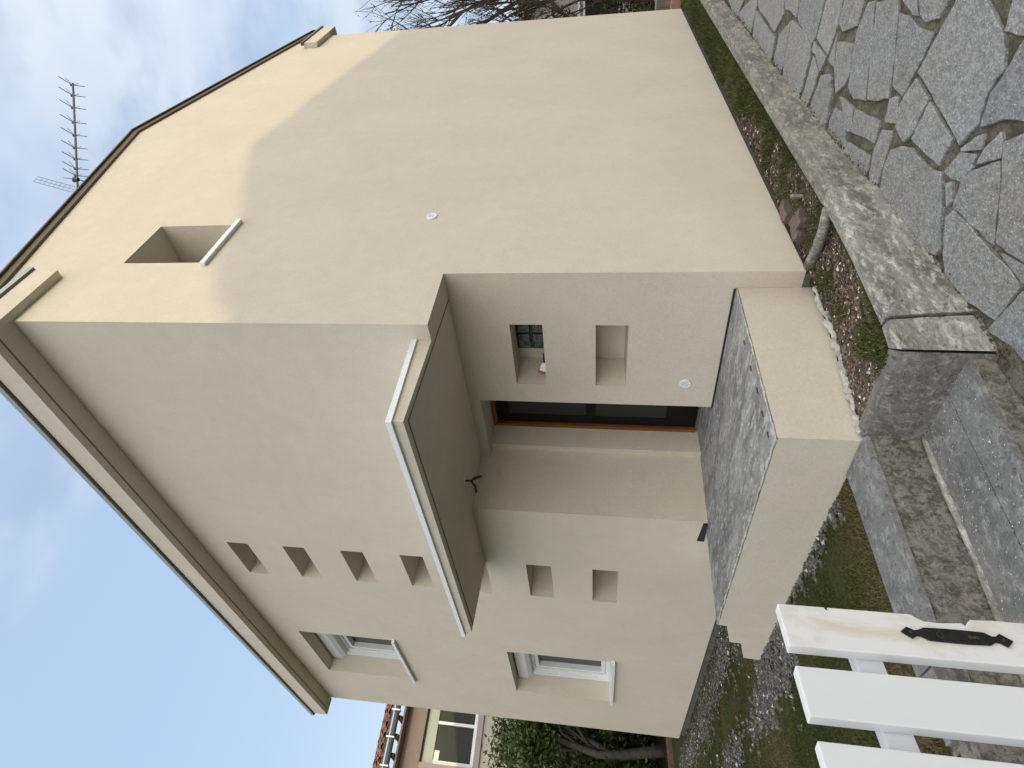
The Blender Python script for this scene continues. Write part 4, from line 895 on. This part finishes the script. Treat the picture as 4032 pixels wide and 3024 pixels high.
for i in range(150):
    while True:
        p = np.array([rng.uniform(-15.6, -12.9), rng.uniform(-2.2, 2.9), rng.uniform(0.6, 4.45)])
        top = 4.20 - 1.05 * max(0, 0.45 - p[1]) - 0.1 * abs(p[1] - 0.6)
        if p[2] > top: continue
        if p[2] < 2.6 and p[0] > -13.9 and abs(p[1] - 0.45) < 0.55: continue
        break
    cent.append(p)
C0 = np.concatenate([c + rng.normal(0, 1, (230, 3)) * np.array([0.22, 0.22, 0.17]) for c in cent])
V, F = leaf_cloud('crown', C0, LEAF, tree)
tone = np.repeat(np.clip(rng.normal(0.5, 0.22, len(C0)), 0, 1), 4)
tag(quads_mesh('crown', V, F, LEAF, tree, cols=tone), kind='stuff')
# dark hedge farther back closing the view under the tree
C0 = np.stack([rng.uniform(-16.6, -15.6, 16000), rng.uniform(-9, 2.9, 16000), rng.uniform(-0.1, 2.7, 16000)], 1)
V, F = leaf_cloud('hedge', C0, LEAF, None, (0.06, 0.11))
tag(quads_mesh('hedge', V, F, LEAF, None, cols=np.repeat(np.clip(rng.normal(0.25, 0.15, len(C0)), 0, 1), 4)), 'dark evergreen hedge behind the pruned tree at the neighbouring house', 'hedge')

# ================================================================== BACKGROUND, RIGHT
def branchy(name, label, base, hgt, spread, n1, seed, dirv=(0, 0, 1), cat='tree', kind_m=TWIG, lean=0.0):
    random.seed(seed); t = thing(name, label, cat, base); m = MB(); leafs = []
    def br(p, d, L_, r, lvl):
        pts = [p]; q = p.copy(); dd = d.copy()
        for i in range(4):
            dd = (dd + Vector((random.uniform(-.22, .22), random.uniform(-.22, .22), random.uniform(-.05, .2)))).normalized(); q = q + dd * L_ / 4; pts.append(q.copy())
        m.tube(pts, [r * (1 - 0.16 * i) for i in range(5)], 5 if lvl < 2 else 4, cap=False)
        if lvl < 4:
            for i in range(4 if lvl > 0 else n1):
                s = random.uniform(0.35, 1.0); a = pts[min(4, int(s * 4))]
                nd = (dd + Vector((random.uniform(-1, 1), random.uniform(-1, 1), random.uniform(-.3, .9))) * spread).normalized()
                br(a, nd, L_ * random.uniform(0.5, 0.72), r * 0.5, lvl + 1)
        else: leafs.extend(pts[2:])
    br(Vector((0, 0, 0)), Vector((lean, 0, 1)).normalized(), hgt * 0.55, hgt * 0.016, 0)
    m.build('trunk_and_branches', kind_m, t, fix=False); random.seed(11); return t, leafs
t1, lf = branchy('bare_tree', 'tall bare twiggy tree rising behind the far corner of the house', Vector((-0.7, 12.6, -0.2)), 8.2, 0.75, 9, 5, lean=-0.02)
lf = np.array([tuple(p) for p in lf])[::2]; V, F = leaf_cloud('x', lf + rng.normal(0, .05, lf.shape), HEDG, None, (0.025, 0.045))
tag(quads_mesh('remaining_leaves', V, F, HEDG, t1, cols=np.repeat(rng.uniform(0, .7, len(lf)), 4)), kind='stuff')
t2, lf2 = branchy('bare_tree', 'shorter dense bare tree beside the tall one behind the far corner', Vector((-1.7, 11.7, -0.2)), 6.2, 0.9, 8, 23, lean=0.05)
lf2 = np.array([tuple(p) for p in lf2]); V, F = leaf_cloud('x', lf2 + rng.normal(0, .06, lf2.shape), HEDG, None, (0.03, 0.05))
tag(quads_mesh('remaining_leaves', V, F, HEDG, t2, cols=np.repeat(rng.uniform(0, .5, len(lf2)), 4)), kind='stuff')
C0 = np.stack([rng.uniform(-3.6, 0.1, 22000), rng.uniform(12.2, 13.6, 22000), rng.beta(1.2, 1.6, 22000) * 4.6 - 0.1], 1)
C0 = C0[(C0[:, 2] < 3.6 + 0.7 * nz2(C0[:, 0], C0[:, 1], 1.2, 3)) & ~((C0[:, 2] > 1.3) & (C0[:, 2] < 3.05) & (rng.random(len(C0)) < 0.88))]
V, F = leaf_cloud('x', C0, HEDG, None, (0.03, 0.06))
hd = quads_mesh('brown_hedge', V, F, HEDG, None, cols=np.repeat(rng.uniform(0, 1, len(C0)), 4)); tag(hd, 'brown leafy hedge behind the far corner of the house', 'hedge')
nb2 = thing('distant_house', 'pale rendered house seen through bare branches behind the far corner', 'house')
MB().box(-8, 1.2, 19, 26, -1.0, 3.9).build('wall', mk_render('pale_grey_wall', (0.42, 0.39, 0.34)), nb2)
MB().hexa([(-8.3, 18.7, 3.9), (1.5, 18.7, 3.9), (1.5, 26.3, 3.9), (-8.3, 26.3, 3.9)], [(-8.3, 22, 4.5), (1.5, 22, 4.5), (1.5, 23, 4.5), (-8.3, 23, 4.5)]).build('roof', ROOFM, nb2)
for z in (1.9, 2.9): MB().box(-8, 1.2, 18.93, 18.998, z, z + 0.09).build('string_course', ALU, nb2)
for x in (-2.9, -1.2): 
    ww = MB().box(x, x + 0.9, 18.95, 18.999, 0.5, 1.8).build('window', ALU, nb2); MB().box(x + .07, x + .83, 18.94, 18.949, 0.57, 1.73).build('pane', GLASS, ww)
PK = mk_plain('pink_panel', (0.42, 0.24, 0.20), 0.8, nz=0.12, sc=14)
tag(MB().box(-1.9, 0.16, 9.32, 9.40, -0.45, -0.02).build('pink_panel', PK), 'pinkish board standing at the far end of the planting strip', 'board')
tag(MB().tube([(0.17, 9.28, -0.4), (0.17, 9.28, 0.02)], 0.03, 8).build('white_post', ALU), 'thin pale post at the end of the planting strip beside the pink board', 'post')
tag(rough_box(-0.9, 0.2, 9.75, 10.0, -0.3, 0.22, 'timber_log', mk_wood('old_log', (0.22, 0.18, 0.14)), None, 0.03, 0.1), 'weathered timber log lying behind the pink board', 'log')

# ================================================================== HOUSE ACROSS THE DRIVEWAY (behind the photographer's right; it shades the wall)
WHITER = mk_render('white_render', (0.78, 0.76, 0.70))
ac = thing('house_across', 'cream gabled house across the driveway whose roof shades the side wall', 'house')
AX = 20.0; ky = math.tan(SUN_AZ) * AX; kz = math.tan(SUN_EL) / math.cos(SUN_AZ) * AX
pr = [(13.5, 4.65), (8.55, 5.37), (5.49, 5.87), (3.5, 6.16), (2.4, 5.71), (1.58, 5.33), (1.10, 5.20), (0.86, 5.22), (0.5, 5.04), (0.1, 4.70), (-1.6, 3.9), (-5.0, 2.3)]
pr = [(y + ky, z + kz) for y, z in pr]
lo = [(pr[-1][0], -1.2), (pr[0][0], -1.2)]
MB().hexa([(AX, y, z) for y, z in pr + lo], [(AX + 9, y, z) for y, z in pr + lo]).build('wall', WHITER, ac)
rm = MB()
for a, b in zip(pr[:-1], pr[1:]):
    rm.hexa([(AX + 0.05, a[0], a[1] + .003), (AX + 9.2, a[0], a[1] + .003), (AX + 9.2, b[0], b[1] + .003), (AX + 0.05, b[0], b[1] + .003)], [(AX + 0.05, a[0], a[1] + .05), (AX + 9.2, a[0], a[1] + .05), (AX + 9.2, b[0], b[1] + .05), (AX + 0.05, b[0], b[1] + .05)])
rm.build('roof', TERR, ac)
for yy in (-1.0, 3.0, 7.0, 11):
    for zz in (0.4, 3.4, 6.3):
        ww = MB().box(AX - 0.03, AX - 0.002, yy, yy + 1.1, zz, zz + 1.4).build('window', ALU, ac); MB().box(AX - 0.04, AX - 0.031, yy + .08, yy + 1.02, zz + .08, zz + 1.32).build('pane', GLASS, ww)
